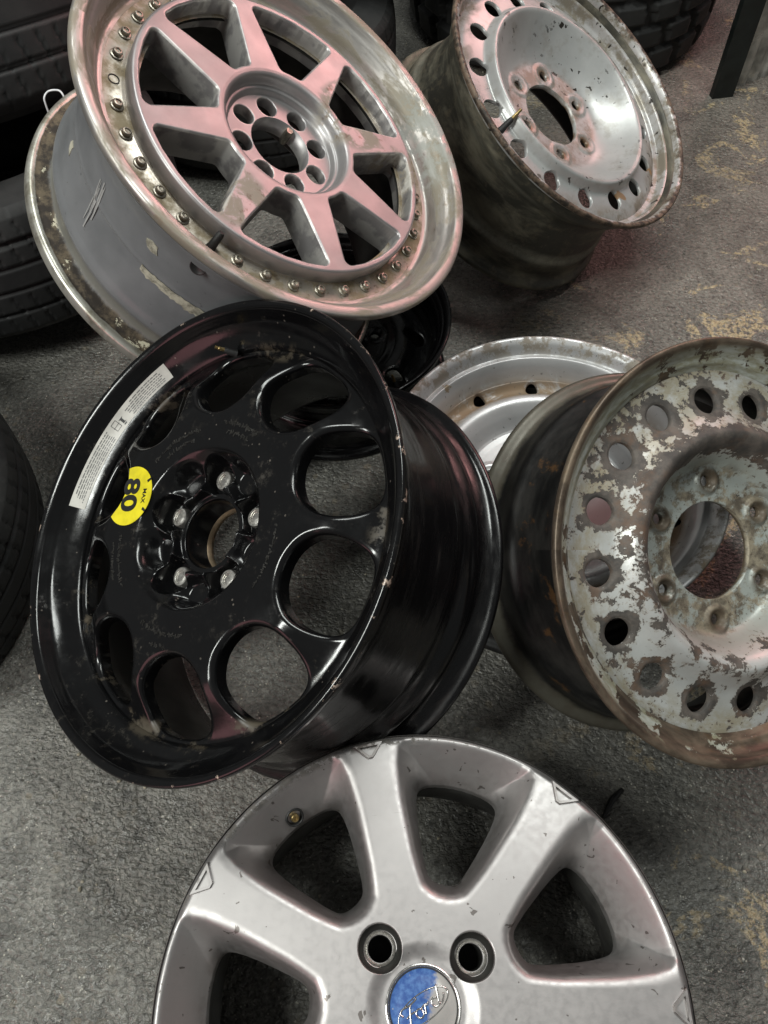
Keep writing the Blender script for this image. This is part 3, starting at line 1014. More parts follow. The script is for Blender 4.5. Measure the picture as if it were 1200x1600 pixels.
# ------------------------------------------------------------------ A: split-rim alloy with a bolted lip
def split_rim_wheel():
    root = thing('split_rim_wheel', 'large eight spoke split rim alloy wheel ringed with bolts, grey barrel, leaning at top left',
                 'wheel', (-0.1012, 0.8451, 0.4503), (0.555, -0.1477, 0.8186), scale=1.065)
    R = 0.234
    # polished lip
    lip = catmull([(R - 0.002, -0.012), (R, -0.008), (R, -0.003), (R - 0.002, -0.0004), (R - 0.008, 0.0),
                   (R - 0.0125, -0.0012), (R - 0.0145, -0.005), (R - 0.017, -0.009), (R - 0.0215, -0.013),
                   (R - 0.0265, -0.021), (R - 0.0295, -0.030), (R - 0.033, -0.0352), (R - 0.038, -0.036)], 7)
    link('outer_lip', lathe('outer_lip', lip, 260, wob=0.0001, seed=1), M['polished'], root)
    fl = [(R - 0.038, -0.036), (0.1790, -0.036), (0.1785, -0.0355), (0.1760, -0.0355), (0.1700, -0.0358), (0.160, -0.0360)]
    # flange carrying the bolts, with its lip of old sealant
    link('bolt_flange', lathe('bolt_flange', fl, 220), M['flange'], root)
    # barrel
    bar = catmull([(R - 0.002, -0.0122), (R - 0.007, -0.0135), (R - 0.012, -0.0165), (R - 0.0145, -0.028), (R - 0.020, -0.040),
                   (0.2065, -0.062), (0.2045, -0.100), (0.2050, -0.1065), (0.2038, -0.111), (0.2045, -0.128), (0.2090, -0.160), (0.2120, -0.170),
                   (0.2125, -0.176), (0.2090, -0.186), (0.2085, -0.194), (0.2110, -0.2005), (0.2190, -0.2040), (0.2230, -0.2055), (0.2290, -0.2050),
                   (0.2325, -0.2070), (0.2335, -0.2110), (0.2335, -0.2190), (0.2310, -0.223)], 6)
    link('barrel', lathe('barrel', bar, 240, wob=0.00012, seed=2), M['grey'], root)
    inn = catmull([(0.2310, -0.223), (0.222, -0.219), (0.206, -0.205), (0.203, -0.17), (0.198, -0.11), (0.198, -0.06), (0.192, -0.040), (0.160, -0.040)], 4)
    link('inner_barrel', lathe('inner_barrel', inn, 120), M['inner'], root)

    # spoked centre
    def win(x, y):
        X, Y = fold(x, y, 8, 1.4)
        ro, ri = 0.1650, 0.0845
        po = [(ro * math.cos(R_(a)), ro * math.sin(R_(a))) for a in (-18.6, -9.3, 0, 9.3, 18.6)]
        pi_ = [(ri * math.cos(R_(a)), ri * math.sin(R_(a))) for a in (8.6, 0, -8.6)]
        return sd_poly(X, Y, po + pi_, 0.0065)

    def lugs(x, y):
        X, Y = fold(x, y, 8, 23.5)
        return np.hypot(X - 0.0492, Y) - 0.0118

    def S(x, y):
        return np.minimum(win(x, y), lugs(x, y))

    prof = [(0.0355, -0.0385), (0.0640, -0.0385), (0.0652, -0.036), (0.0662, -0.0325), (0.0675, -0.0315), (0.0700, -0.0310), (0.0712, -0.0290),
            (0.0722, -0.0225), (0.0733, -0.0195), (0.0745, -0.0180), (0.0765, -0.0170), (0.080, -0.0163), (0.10, -0.0160), (0.1705, -0.0160), (0.1722, -0.0166), (0.1735, -0.019)]
    P = np.array(prof)

    def Z(x, y, s):
        r = np.hypot(x, y)
        return np.interp(r, P[:, 0], P[:, 1]) - np.where(r > 0.07, rnd(s, 0.0026), rnd(s, 0.0012))

    def zspoke(x, y, s):
        return Z(x, y, s)
    link('spoked_centre', plate('spoked_centre', zspoke, S, 0.0355, 0.1735, 200, 1100,
         lambda x, y: np.where(np.hypot(x, y) > 0.07, 0.036, 0.012), 0.018, 0.022), M['face'], root)
    # dark bowl behind the spokes, open at the hub
    # bolts: one missing, the worn upper right has lost its own
    k = 0
    for a in list(np.arange(137.2, 360, 10)) + [-3.0 + 10 * q for q in range(1)] + [5.0]:
        if abs(a - 187.2) < 1 or abs(a - 247.2) < 1 or 356 < a < 359:
            continue
        seat = lathe('bolt', [(0.0068, -0.036), (0.0068, -0.0347), (0.0062, -0.0342), (0.0048, -0.0340), (0.0047, -0.0305), (0.0040, -0.0297),
                              (0.0028, -0.0295), (0.0024, -0.0308), (0.0, -0.0310)], 16)
        moved(seat, T(*pol(0.1843, a)) @ RZ(random.uniform(0, 60)))
        link('bolt', seat, M['bolt'], root, angle=35)
    for a in (187.2, 72.5):
        h = lathe('empty_bolt_hole', [(0.0058, -0.0352), (0.0050, -0.0352), (0.0046, -0.0362), (0.0044, -0.0366), (0.0, -0.0366)], 18)
        moved(h, T(*pol(0.1843, a)))
        link('empty_bolt_hole', h, M['plastic'], root, angle=35)
    valve(root, pol(0.190, -111.5, -0.036), pol(0.176, -111.0, -0.002), 0.0042, cap=False)
    # a stud left standing in the hub bore
    st = tube('stud', [pol(0.036, 69, -0.062), pol(0.032, 69, -0.047), pol(0.0315, 69, -0.040)], [0.0048, 0.0048, 0.0042], 6)
    link('stud', st, M['bolt'], root, smooth=False)

    # remains on the barrel: paper patches and scrapes, laid on the curved surface
    B = bar[np.argsort(-bar[:, 1])]

    def on_barrel(a, z, lift):
        r = float(np.interp(-z, -B[:, 1], B[:, 0])) + lift
        return (r * math.cos(R_(a)), r * math.sin(R_(a)), z)

    def patch(name, outline, mat, lift=0.0006):
        n = len(outline)
        ca = sum(a for a, z in outline) / n
        cz = sum(z for a, z in outline) / n
        V = [on_barrel(ca, cz, lift)] + [on_barrel(a, z, lift) for a, z in outline] + [on_barrel(a, z, -0.0004) for a, z in outline]
        F = [(0, 1 + k_, 1 + (k_ + 1) % n) for k_ in range(n)] + [(1 + k_, 1 + n + k_, 1 + n + (k_ + 1) % n, 1 + (k_ + 1) % n) for k_ in range(n)]
        link(name, mesh_py(name, V, F), mat, root, smooth=False)

    patch('paper_scrap', [(-126.8, -0.070), (-125.0, -0.0665), (-122.9, -0.068), (-122.6, -0.074), (-121.9, -0.079), (-124.0, -0.0815), (-125.6, -0.0795), (-126.5, -0.075)], M['residue'])
    patch('paper_scrap', [(-169.5, -0.125), (-168.6, -0.118), (-166.2, -0.119), (-166.8, -0.124), (-166.2, -0.133), (-168.4, -0.131)], M['residue'])
    strip = []
    for k_ in range(26):
        a = -124.5 + 24.5 * k_ / 25
        strip.append((a, -0.1065 + random.uniform(-0.0015, 0.0012)))
    for k_ in range(25, -1, -1):
        a = -124.5 + 24.5 * k_ / 25
        strip.append((a, -0.1225 + 0.004 * (1 - k_ / 25) + random.uniform(-0.0022, 0.0022)))
    V, F = [], []
    for k_ in range(26):
        V.append(on_barrel(*strip[k_], 0.0007))
        V.append(on_barrel(*strip[51 - k_], 0.0007))
    for k_ in range(25):
        F.append((2 * k_, 2 * k_ + 1, 2 * k_ + 3, 2 * k_ + 2))
    link('paper_strip', mesh_py('paper_strip', V, F), M['residue'], root, smooth=False)
    V, F = [], []
    for k_ in range(16):
        a0 = -146.2 + random.uniform(-1.2, 1.6)
        z0 = random.uniform(-0.072, -0.110)
        L = random.uniform(0.018, 0.050)
        wd = random.uniform(0.10, 0.28)
        o = len(V)
        V += [on_barrel(a0 + wd, z0, 0.0005), on_barrel(a0 - wd, z0, 0.0005), on_barrel(a0 - wd, z0 - L, 0.0005), on_barrel(a0 + wd, z0 - L, 0.0005)]
        F.append((o, o + 1, o + 2, o + 3))
    link('scrape_marks', mesh_py('scrape_marks', V, F), M['scratch'], root, smooth=False)
    h = lathe('valve_hole', [(0.0085, 0.0004), (0.0075, 0.0007), (0.0068, 0.0), (0, -0.0004)], 20)
    a = -111.3
    moved(h, T(*on_barrel(a, -0.043, 0.0003)) @ RZ(a) @ RY(90 - 14))
    link('valve_hole', h, M['plastic'], root)
    return root


split_rim_wheel()


# ------------------------------------------------------------------ steel wheels with a ring of vent holes
def vented_disc(name, parent, R, prof, vents, lugs, bore, mat, wall=0.006, lug_raise=0.004, outer=0.862, seed=0, dip=0.0012):
    nv, pv, rv, hv = vents
    nl, pl, rl, hl = lugs
    f = prof_fn(prof, R)

    def S(x, y):
        X, Y = fold(x, y, nv, pv)
        s1 = np.hypot((X - rv), Y) - hv
        X, Y = fold(x, y, nl, pl)
        s2 = np.hypot(X - rl, Y) - hl
        return np.minimum(s1, s2)

    def Z(x, y, s):
        r = np.hypot(x, y)
        z = f(r)
        X, Y = fold(x, y, nl, pl)
        d = np.hypot(X - rl, Y)
        z = z + lug_raise * (1 - sstep(d, hl * 2.0, hl * 2.9)) - lug_raise * 1.25 * (1 - sstep(d, hl * 0.9, hl * 1.95))
        X, Y = fold(x, y, nv, pv)
        d = np.hypot(X - rv, Y)
        z = z - dip * (1 - sstep(d, hv, hv * 1.2))
        rr = np.random.default_rng(seed)
        a = np.arctan2(y, x)
        for k in range(2, 7):
            z = z + 0.0004 * rr.normal() * np.cos(k * a + rr.uniform(0, 6.3)) * r / R
        return z
    me = plate(name, Z, S, bore * R, outer * R, 190, 900, wall, 0.006, 0.008)
    return link(name, me, mat, parent)


def silver_steel_wheel():
    root = thing('steel_wheel', 'silver steel wheel with round vent holes and grimy dark barrel, leaning at top right', 'wheel',
                 (0.3031, 1.1769, 0.2977), (0.506, -0.2119, 0.8361))
    R, w = 0.2369, 0.2006
    lip_in = [(R - 0.006, -0.0008), (R - 0.0095, -0.003), (R - 0.0115, -0.009), (R - 0.0125, -0.0165), (R - 0.0140, -0.0195), (R - 0.0190, -0.0205), (R - 0.0215, -0.0225), (R - 0.0225, -0.0310),
              (R - 0.0240, -0.0350), (R - 0.0305, -0.0390), (R - 0.034, -0.044)]
    rim(root, R, w, lip_in, M['grimy'], M['lip'], M['inner'], wob=0.0001, seed=11)
    prof = [(0.215, -0.0630), (0.36, -0.0620), (0.41, -0.0590), (0.47, -0.0500), (0.55, -0.0330), (0.60, -0.0205), (0.622, -0.0155), (0.640, -0.0140), (0.655, -0.0155), (0.670, -0.0235), (0.684, -0.0285),
            (0.70, -0.0300), (0.738, -0.0308), (0.80, -0.0325), (0.84, -0.0350), (0.875, -0.0400)]
    vented_disc('disc', root, R, prof, (16, -126.9, 0.738 * R, 0.0152), (6, -20, 0.305 * R, 0.0085), 0.225, M['steel'], outer=0.872, seed=5, dip=0.0, lug_raise=0.0016)
    valve(root, pol(0.182, -138.5, -0.034), pol(0.152, -141.0, -0.006), 0.0044)


silver_steel_wheel()


def rusty_wheel():
    root = thing('rusty_steel_wheel', 'rusty six stud steel wheel with flaking white paint and vent holes, at right edge', 'wheel',
                 (0.3745, 0.3785, 0.2733), (0.323, -0.4465, 0.8344))
    R, w = 0.2247, 0.1792
    lip_in = [(R - 0.006, -0.0006), (R - 0.010, -0.004), (R - 0.0135, -0.011), (R - 0.0185, -0.0165), (R - 0.024, -0.0195), (R - 0.027, -0.0235), (R - 0.031, -0.0275)]
    rim(root, R, w, lip_in, M['dark'], M['rust'], M['inner'], wob=0.00016, seed=21)
    prof = [(0.22, -0.0480), (0.38, -0.0470), (0.405, -0.0445), (0.432, -0.0360), (0.465, -0.0220), (0.50, -0.0090), (0.53, -0.0030), (0.555, -0.0018), (0.58, -0.0050), (0.62, -0.0140),
            (0.66, -0.0205), (0.72, -0.0245), (0.79, -0.0270), (0.84, -0.0280), (0.870, -0.0290)]
    vented_disc('disc', root, R, prof, (16, 98.4, 0.717 * R, 0.0143), (6, 94, 0.339 * R, 0.0062), 0.240, M['flake'], outer=0.866, seed=8, lug_raise=0.0036)


rusty_wheel()


def flat_silver_wheel():
    root = thing('silver_flat_wheel', 'silver steel wheel with rust stains lying flat on the floor under the rusty wheel', 'wheel',
                 (0.2276, 0.5807, 0.1417), (0, 0, 1))
    R, w = 0.2270, 0.1410
    lip_in = [(R - 0.006, -0.0008), (R - 0.012, -0.0050), (R - 0.017, -0.0135), (R - 0.0205, -0.0185), (R - 0.024, -0.0180), (R - 0.0285, -0.0175), (R - 0.034, -0.0260), (R - 0.0395, -0.042), (R - 0.045, -0.051)]
    rim(root, R, w, lip_in, M['dark'], M['flat'], M['inner'], wob=0.0001, seed=31)
    prof = [(0.22, -0.0800), (0.50, -0.0780), (0.58, -0.060), (0.63, -0.0510), (0.67, -0.0490), (0.70, -0.0530), (0.725, -0.0585), (0.76, -0.0600), (0.785, -0.0560), (0.805, -0.0490)]
    vented_disc('disc', root, R, prof, (13, 120.0 - 0.5, 0.762 * R, 0.0092), (5, 10, 0.36 * R, 0.0075), 0.220, M['flat'], lug_raise=0.002, outer=0.803, seed=9)


flat_silver_wheel()


# ------------------------------------------------------------------ C: glossy black spare wheel with stickers
def black_spare_wheel():
    root = thing('black_spare_wheel', 'glossy black ten spoke spare wheel with yellow MAX 80 sticker and long white label', 'wheel',
                 (-0.1939, 0.3811, 0.3214), (-0.524, -0.1784, 0.8328), scale=0.9934)
    R, w = 0.2479, 0.2194
    lip_in = [(R - 0.006, -0.0008), (R - 0.0092, -0.0034), (R - 0.0108, -0.0066), (R - 0.0135, -0.0125), (R - 0.0165, -0.0185), (R - 0.024, -0.0265), (R - 0.034, -0.0335),
              (R - 0.0375, -0.0365), (R - 0.0392, -0.0400), (R - 0.0398, -0.048), (R - 0.042, -0.060)]
    outer = [(R, -0.004), (R - 0.001, -0.009), (R - 0.006, -0.0105), (R - 0.013, -0.0145), (R - 0.017, -0.024),
             (R - 0.018, -0.040), (R - 0.022, -0.048), (R - 0.028, -0.058), (R - 0.030, -0.075), (R - 0.030, -0.115),
             (R - 0.026, -0.140), (R - 0.0245, -0.150), (R - 0.026, -0.158), (R - 0.0245, -0.166), (R - 0.019, -0.176), (R - 0.017, -0.184), (R - 0.0205, -0.190), (R - 0.020, -0.198),
             (R - 0.012, -0.207), (R - 0.005, -0.2100), (R - 0.0025, -0.213), (R - 0.003, -0.217), (R - 0.006, -w)]
    oc = catmull(outer, 5)
    lip = catmull([(R - 0.001, -0.009), (R, -0.004), (R - 0.0008, -0.001), (R - 0.003, 0.0)] + lip_in, 7)
    link('lip', lathe('lip', lip, 260, wob=0.0001, seed=41), M['black'], root)
    link('barrel', lathe('barrel', oc[5:], 260, wob=0.0001, seed=42), M['bbarrel'], root)
    ic = catmull([(R - 0.006, -w), (R - 0.020, -0.208), (R - 0.026, -0.19), (R - 0.034, -0.15), (R - 0.036, -0.08), (R - 0.042, -0.060)], 5)
    link('inner_barrel', lathe('inner_barrel', ic, 140), M['innerblack'], root)

    # the cast face: ten U-shaped windows with rolled shoulders, scalloped hub with five stud seats
    def pocket(x, y):
        X, Y = fold(x, y, 10, 10.0)
        a = np.hypot(X - 0.690 * R, Y) - 0.184 * R
        b = X - 0.832 * R
        k = 0.016
        h = np.maximum(k - np.abs(a - b), 0) / k
        return np.maximum(a, b) + h * h * k * 0.25

    rim_in = R - 0.0396

    def S(x, y):
        r = np.hypot(x, y)
        sp = pocket(x, y) + 0.0020           # the opening lies inside the rolled shoulder
        return sp

    def Z(x, y, s):
        r = np.hypot(x, y)
        z = -0.0080 - 0.004 * sstep(r, 0.52 * R, 0.66 * R) - 0.029 * sstep(r, 0.62 * R, 0.85 * R)
        # rolled shoulder
        q = np.clip((0.0068 - s) / 0.0068, 0, 1)
        z = z - 0.0075 * (1 - np.sqrt(np.maximum(1 - q * q, 0)))
        # scalloped hub recess
        bowl = 1 - sstep(r, 0.285 * R, 0.352 * R)
        z = z - 0.013 * bowl
        X, Y = fold(x, y, 5, 8.0)
        d = np.hypot(X - 0.236 * R, Y)
        z = z - 0.022 * (1 - sstep(d, 0.066 * R, 0.088 * R)) * bowl
        X, Y = fold(x, y, 5, 44.0)
        d = np.hypot((X - 0.262 * R) * 1.0, Y * 0.85)
        z = z - 0.013 * (1 - sstep(d, 0.040 * R, 0.090 * R)) * bowl
        # collar round the bore
        z = np.where(r < 0.186 * R, z + (-0.0330 - z) * (1 - sstep(r, 0.168 * R, 0.186 * R)), z)
        return z
    link('spoked_face', plate('spoked_face', Z, S, 0.150 * R, rim_in + 0.0004, 250, 1400, 0.011, 0.012, 0.002), M['black'], root)
    # bore: black tube with a bare bronze chamfer
    link('hub_bore', lathe('hub_bore', [(0.150 * R, -0.0335), (0.147 * R, -0.036), (0.1455 * R, -0.0645)], 80), M['black'], root)
    link('bore_edge', lathe('bore_edge', [(0.1455 * R, -0.0645), (0.1380 * R, -0.0675), (0.1375 * R, -0.072), (0.16 * R, -0.073)], 80), M['bronze'], root)
    for k in range(5):
        a = 8 + 72 * k
        m = lathe('stud_seat', [(0.0108, -0.0455), (0.0106, -0.0365), (0.0096, -0.0348), (0.0078, -0.0346), (0.0074, -0.0353), (0.0056, -0.0349), (0.0052, -0.0357), (0.0028, -0.0352), (0.0, -0.0354)], 26)
        moved(m, T(*pol(0.232 * R, a)))
        link('stud_seat', m, M['seat'], root, angle=30)
    valve(root, pol(0.206, 85.5, -0.034), pol(0.2065, 88.5, -0.012), 0.0036)

    # long white label on the slope inside the lip
    sl = catmull([(R - 0.003, 0.0)] + lip_in, 7)
    sl = sl[np.argsort(sl[:, 0])]

    def on_lip(r, a, lift):
        z = float(np.interp(r, sl[:, 0], sl[:, 1]))
        return (r * math.cos(R_(a)), r * math.sin(R_(a)), z + lift)

    V, F = [], []
    n = 44
    a0, a1 = 111.0, 163.2
    r_in, r_out = 0.874 * R, 0.931 * R
    for k in range(n + 1):
        a = a0 + (a1 - a0) * k / n
        for j in range(5):
            V.append(on_lip(r_in + (r_out - r_in) * j / 4, a, 0.0006))
    for k in range(n):
        for j in range(4):
            F.append((k * 5 + j, k * 5 + j + 1, k * 5 + j + 6, k * 5 + j + 5))
    lab = link('white_label', mesh_py('white_label', V, F), M['white'], root)
    # its small print: lines of words too small to read, in two blocks
    V, F = [], []

    def dash(ra, rb, b0, b1):
        o = len(V)
        V.extend([on_lip(ra, b0, 0.0009), on_lip(rb, b0, 0.0009), on_lip(rb, b1, 0.0009), on_lip(ra, b1, 0.0009)])
        F.append((o, o + 1, o + 2, o + 3))
    for (b0, b1) in ((113.5, 131.0), (138.5, 161.5)):
        V, F = [], []
        for row in range(6):
            rr = r_in + 0.0018 + row * 0.0019
            b = b0 + random.uniform(0, 1.2)
            end = b1 - random.uniform(0, 5 if row in (0, 5) else 2.5)
            while b < end:
                L = random.uniform(0.5, 1.9)
                dash(rr, rr + 0.0008, b, min(b + L, end))
                b += L + 0.28
        link('small_print', mesh_py('small_print', V, F), M['greyink'], lab, smooth=False)
    V, F = [], []
    rm = (r_in + r_out) / 2
    # the "i" of the booklet symbol and the open booklet
    dash(rm - 0.0050, rm - 0.0038, 132.4, 133.5)
    dash(rm - 0.0031, rm + 0.0022, 132.5, 133.4)
    dash(rm + 0.0016, rm + 0.0022, 132.1, 133.8)
    dash(rm - 0.0031, rm - 0.0026, 132.1, 133.4)
    for (ra, rb, b0, b1) in ((rm - 0.003, rm - 0.0026, 134.3, 136.6), (rm + 0.0044, rm + 0.0048, 134.3, 136.6), (rm - 0.003, rm + 0.0048, 134.3, 134.45),
                             (rm - 0.003, rm + 0.0048, 136.45, 136.6), (rm + 0.0007, rm + 0.0011, 134.1, 136.8)):
        dash(ra, rb, b0, b1)
    link('booklet_symbol', mesh_py('booklet_symbol', V, F), M['ink'], lab, smooth=False)

    # yellow disc sticker, cut along the window shoulder
    zc = -0.0078
    ca, cr, rad = 152.5, 0.456 * R, 0.0335
    cx, cy, _ = pol(cr, ca)
    pts = []
    for k in range(72):
        a = 2 * math.pi * k / 72
        x, y = cx + rad * math.cos(a), cy + rad * math.sin(a)
        for _i in range(30):
            if float(pocket(np.array([x]), np.array([y]))[0]) < 0.0030:
                x += (cx - x) * 0.05
                y += (cy - y) * 0.05
        pts.append((x, y))
    st = link('round_sticker', prism('round_sticker', pts, zc, zc + 0.0005), M['yellow'], root, smooth=False)
    # lettering reads with its top towards the hub
    rot = -98
    F8 = T(cx, cy, zc + 0.0008) @ RZ(rot)
    m = text_mesh('80', 0.0360, 0.0011)
    m.transform(F8 @ T(-0.001, -0.0005, 0) @ Matrix.Diagonal((1.05, 0.92, 1, 1)))
    link('number', m, M['ink'], st, smooth=False)
    m = text_mesh('MAX', 0.0076, 0.0001)
    m.transform(F8 @ T(0.001, 0.0225, 0))
    link('word', m, M['ink'], st, smooth=False)
    notch = []
    for sx in (-1, 1):
        notch.append(moved(prism('notch', [(-0.0016, 0), (0.0016, 0), (0.0012, 0.006), (-0.0012, 0.006)], 0, 0.0002), F8 @ RZ(-sx * 32) @ T(0, 0.0285, 0)))
    for q in notch:
        link('edge_notch', q, M['ink'], st, smooth=False)

    # raised casting marks round the face, worn past reading
    for (b0, b1, rr, hh) in ((48, 74, 0.455, 0.0052), (52, 70, 0.415, 0.0052), (92, 128, 0.435, 0.005), (96, 120, 0.395, 0.005), (176, 206, 0.440, 0.0052), (180, 200, 0.480, 0.0048), (-124, -92, 0.440, 0.0052), (-112, -102, 0.49, 0.0055),
                             (-40, -8, 0.44, 0.0042)):
        b = b0
        marks = []
        while b < b1:
            for q in range(random.choice((1, 2, 2, 3))):
                wx = random.uniform(0.0004, 0.0008)
                Lx = random.uniform(0.4, 1.0) * hh
                ox, oy = random.uniform(-0.0013, 0.0013), random.uniform(-0.3, 0.3) * hh
                an = random.choice((0, 0, 90, 90, 25, -25))
                p = prism('mark', [(-wx, -Lx / 2), (wx, -Lx / 2), (wx, Lx / 2), (-wx, Lx / 2)], -0.0002, 0.0005)
                x_, y_, _ = pol(rr * R, b)
                zz = float(Z(np.array([x_]), np.array([y_]), np.array([0.05]))[0])
                marks.append(moved(p, T(x_, y_, zz) @ RZ(b - 90) @ T(ox, oy, 0) @ RZ(an)))
            b += random.uniform(1.6, 2.3) * 0.9 * 0.44 / rr
        link('casting_mark', join('casting_mark', marks), M['emboss'], root, smooth=False)
    # thin clear film over the two windows beside the label: only its cut edge shows
    for wa in (118, 154):
        loop = []
        for k in range(25):
            a = math.pi * (k / 24 - 0.5)
            loop.append((0.676 * R - 0.180 * R * math.cos(a), 0.165 * R * math.sin(a)))
        pts = []
        for (u, v) in loop:
            x_ = u * math.cos(R_(wa)) - v * math.sin(R_(wa))
            y_ = u * math.sin(R_(wa)) + v * math.cos(R_(wa))
            pts.append((x_, y_, -0.0085 - 0.010 * max(0, (u / R - 0.58)) / 0.1))
        link('film_edge', tube('film_edge', pts, 0.00035, 5), M['emboss'], root)


black_spare_wheel()


# ------------------------------------------------------------------ F: small black wheel under the split rim
def small_black_wheel():
    root = thing('small_black_wheel', 'small plain black steel wheel lying flat, half hidden beneath the split rim wheel', 'wheel',
                 (-0.080, 0.862, 0.134), (0, 0, 1))
    R, w = 0.183, 0.1335
    lip_in = [(R - 0.005, -0.0008), (R - 0.009, -0.005), (R - 0.014, -0.016), (R - 0.020, -0.022), (R - 0.024, -0.034), (R - 0.027, -0.062), (R - 0.030, -0.072)]
    rim(root, R, w, lip_in, M['bbarrel'], M['bbarrel'], M['innerblack'], drop=0.030, segs=160, wob=0.0001, seed=51)
    prof = [(0.22, -0.060), (0.45, -0.058), (0.55, -0.050), (0.64, -0.050), (0.72, -0.066), (0.80, -0.074), (0.835, -0.075)]
    vented_disc('disc', root, R, prof, (8, -40, 0.70 * R, 0.017), (4, 10, 0.36 * R, 0.007), 0.2, M['bbarrel'], outer=0.832, seed=3)
    valve(root, pol(0.140, -44, -0.066), pol(0.128, -44, -0.040), 0.0038)


small_black_wheel()


# ------------------------------------------------------------------ G: silver alloy in front, lying face up
def silver_alloy_wheel():
    root = thing('silver_alloy_wheel', 'silver seven spoke alloy wheel with worn blue Ford badge, lying face up in front', 'wheel',
                 (0.034, -0.0244, 0.1954), (0, 0, 1))
    R, w = 0.235, 0.1950

    def sector(n, deg):
        return fold

    def outc(x, y):
        X, Y = fold(x, y, 7, 76.9)
        q = [(0.385 * R, -0.030 * R), (0.415 * R, -0.085 * R), (0.80 * R, -0.270 * R), (0.93 * R, -0.300 * R), (0.965 * R, -0.22 * R), (0.985 * R, 0.0),
             (0.965 * R, 0.22 * R), (0.93 * R, 0.300 * R), (0.80 * R, 0.270 * R), (0.415 * R, 0.085 * R), (0.385 * R, 0.030 * R)]
        return sd_poly(X, Y, chaikin(q, 1), 0.006)

    def inc(x, y):
        X, Y = fold(x, y, 7, 76.9)
        q = [(0.435 * R, -0.040 * R), (0.47 * R, -0.080 * R), (0.745 * R, -0.185 * R), (0.815 * R, -0.165 * R), (0.840 * R, 0.0),
             (0.815 * R, 0.165 * R), (0.745 * R, 0.185 * R), (0.47 * R, 0.080 * R), (0.435 * R, 0.040 * R)]
        return sd_poly(X, Y, chaikin(q, 2), 0.004)

    LP, LR = 40.4, 0.247 * R

    def S(x, y):
        X, Y = fold(x, y, 4, LP)
        return np.minimum(inc(x, y), np.hypot(X - LR, Y) - 0.0112)

    def Z(x, y, s):
        r = np.hypot(x, y)
        z = 0.004 * (1 - (r / R)**2) - 0.004
        z = z - 0.010 * sstep(r, 0.955 * R, 1.0 * R)**2 * 0.55
        do = -outc(x, y)                                   # depth inside the outer contour
        di = np.maximum(inc(x, y), 0)
        t = np.clip(do / (do + di + 1e-6), 0, 1)
        t = np.where(do > 0, t, 0)
        ds = 0.5 * (do + np.sqrt(do * do + 0.0028**2))      # rounded shoulder
        fall = 0.050 * ds / (ds + di + 1e-6) * sstep(do, -0.010, -0.002)
        z = z - fall
        # dished hub with the cap, stud pockets with dark counterbores
        z = z - 0.0045 * (1 - sstep(r, 0.150 * R, 0.215 * R))
        X, Y = fold(x, y, 4, LP)
        d = np.hypot(X - LR, Y)
        z = z - 0.012 * (1 - sstep(d, 0.0176, 0.0200)) - 0.004 * (1 - sstep(d, 0.0120, 0.0150))
        return z
    me = plate('spoked_face', Z, S, 0.130 * R, R - 0.0012, 240, 1400, 0.012, 0.004, 0.012)
    link('spoked_face', me, M['alloy'], root)
    # dark bands in the stud holes
    for k in range(4):
        a = LP + 90 * k
        m = lathe('stud_hole', [(0.0196, -0.0020), (0.0184, -0.0065), (0.0164, -0.0110), (0.0148, -0.0125), (0.0142, -0.0135), (0.0130, -0.0150), (0.0126, -0.0160), (0.0114, -0.0170), (0.0110, -0.030), (0.0105, -0.060)], 40)
        moved(m, T(*pol(LR, a)))
        link('stud_hole', m, M['inner'], root)
        m = lathe('seat_ring', [(0.0140, -0.0128), (0.0131, -0.0140), (0.0128, -0.0150), (0.0121, -0.0152), (0.0117, -0.0160)], 40)
        moved(m, T(*pol(LR, a)))
        link('seat_ring', m, M['seat'], root)
    # rim behind the face
    outer = catmull([(R - 0.0012, -0.0070), (R, -0.0095), (R - 0.001, -0.013), (R - 0.007, -0.0145), (R - 0.014, -0.018), (R - 0.0175, -0.028), (R - 0.0185, -0.048), (R - 0.028, -0.060),
                     (R - 0.036, -0.072), (R - 0.038, -0.10), (R - 0.030, -0.13), (R - 0.020, -0.148), (R - 0.018, -0.174), (R - 0.012, -0.182), (R - 0.003, -0.186), (R - 0.001, -0.191), (R - 0.004, -w)], 5)
    link('barrel', lathe('barrel', outer, 220), M['alloy'], root)
    inner = catmull([(R - 0.004, -w), (R - 0.020, -0.185), (R - 0.024, -0.15), (R - 0.036, -0.13), (R - 0.043, -0.10), (R - 0.041, -0.070), (0.84 * R, -0.060), (0.845 * R, -0.050)], 5)
    link('inner_barrel', lathe('inner_barrel', inner, 140), M['inner'], root)
    # back of the hub closes the stud holes
    link('hub_back', lathe('hub_back', [(0.36 * R, -0.048), (0.37 * R, -0.075), (0.30 * R, -0.085), (0.0, -0.085)], 60), M['inner'], root)
    # small raised triangles at the spoke ends
    for k in range(7):
        a = 102.6 - 360 / 7 * k
        tri = [(-0.0165, 0.0050), (0.0165, 0.0050), (0.0025, -0.0100), (-0.0025, -0.0100)]
        ring = []
        oo = inset(np.array(tri)[::-1], 0.0)
        ii = inset(np.array(tri)[::-1], 0.0030)
        n = 4
        x0 = 0.955 * R
        zt = float(Z(np.array([x0]), np.array([0.0]), np.array([1.0]))[0]) if False else 0.004 * (1 - 0.955**2) - 0.004
        V = [(p[0], p[1], -0.0035) for p in oo] + [(p[0] * 0.90, p[1] * 0.90, 0.0032) for p in oo] + [(p[0], p[1], 0.0032) for p in ii] + [(p[0] * 0.88, p[1] * 0.88, -0.0005) for p in ii]
        F = []
        for q in range(3):
            for e in range(n):
                e2 = (e + 1) % n
                F.append((q * n + e, q * n + e2, (q + 1) * n + e2, (q + 1) * n + e))
        F.append(tuple(3 * n + e for e in range(n)))
        m = mesh_py('corner_mark', V, F)
        moved(m, RZ(a - 90) @ T(0, x0, zt))
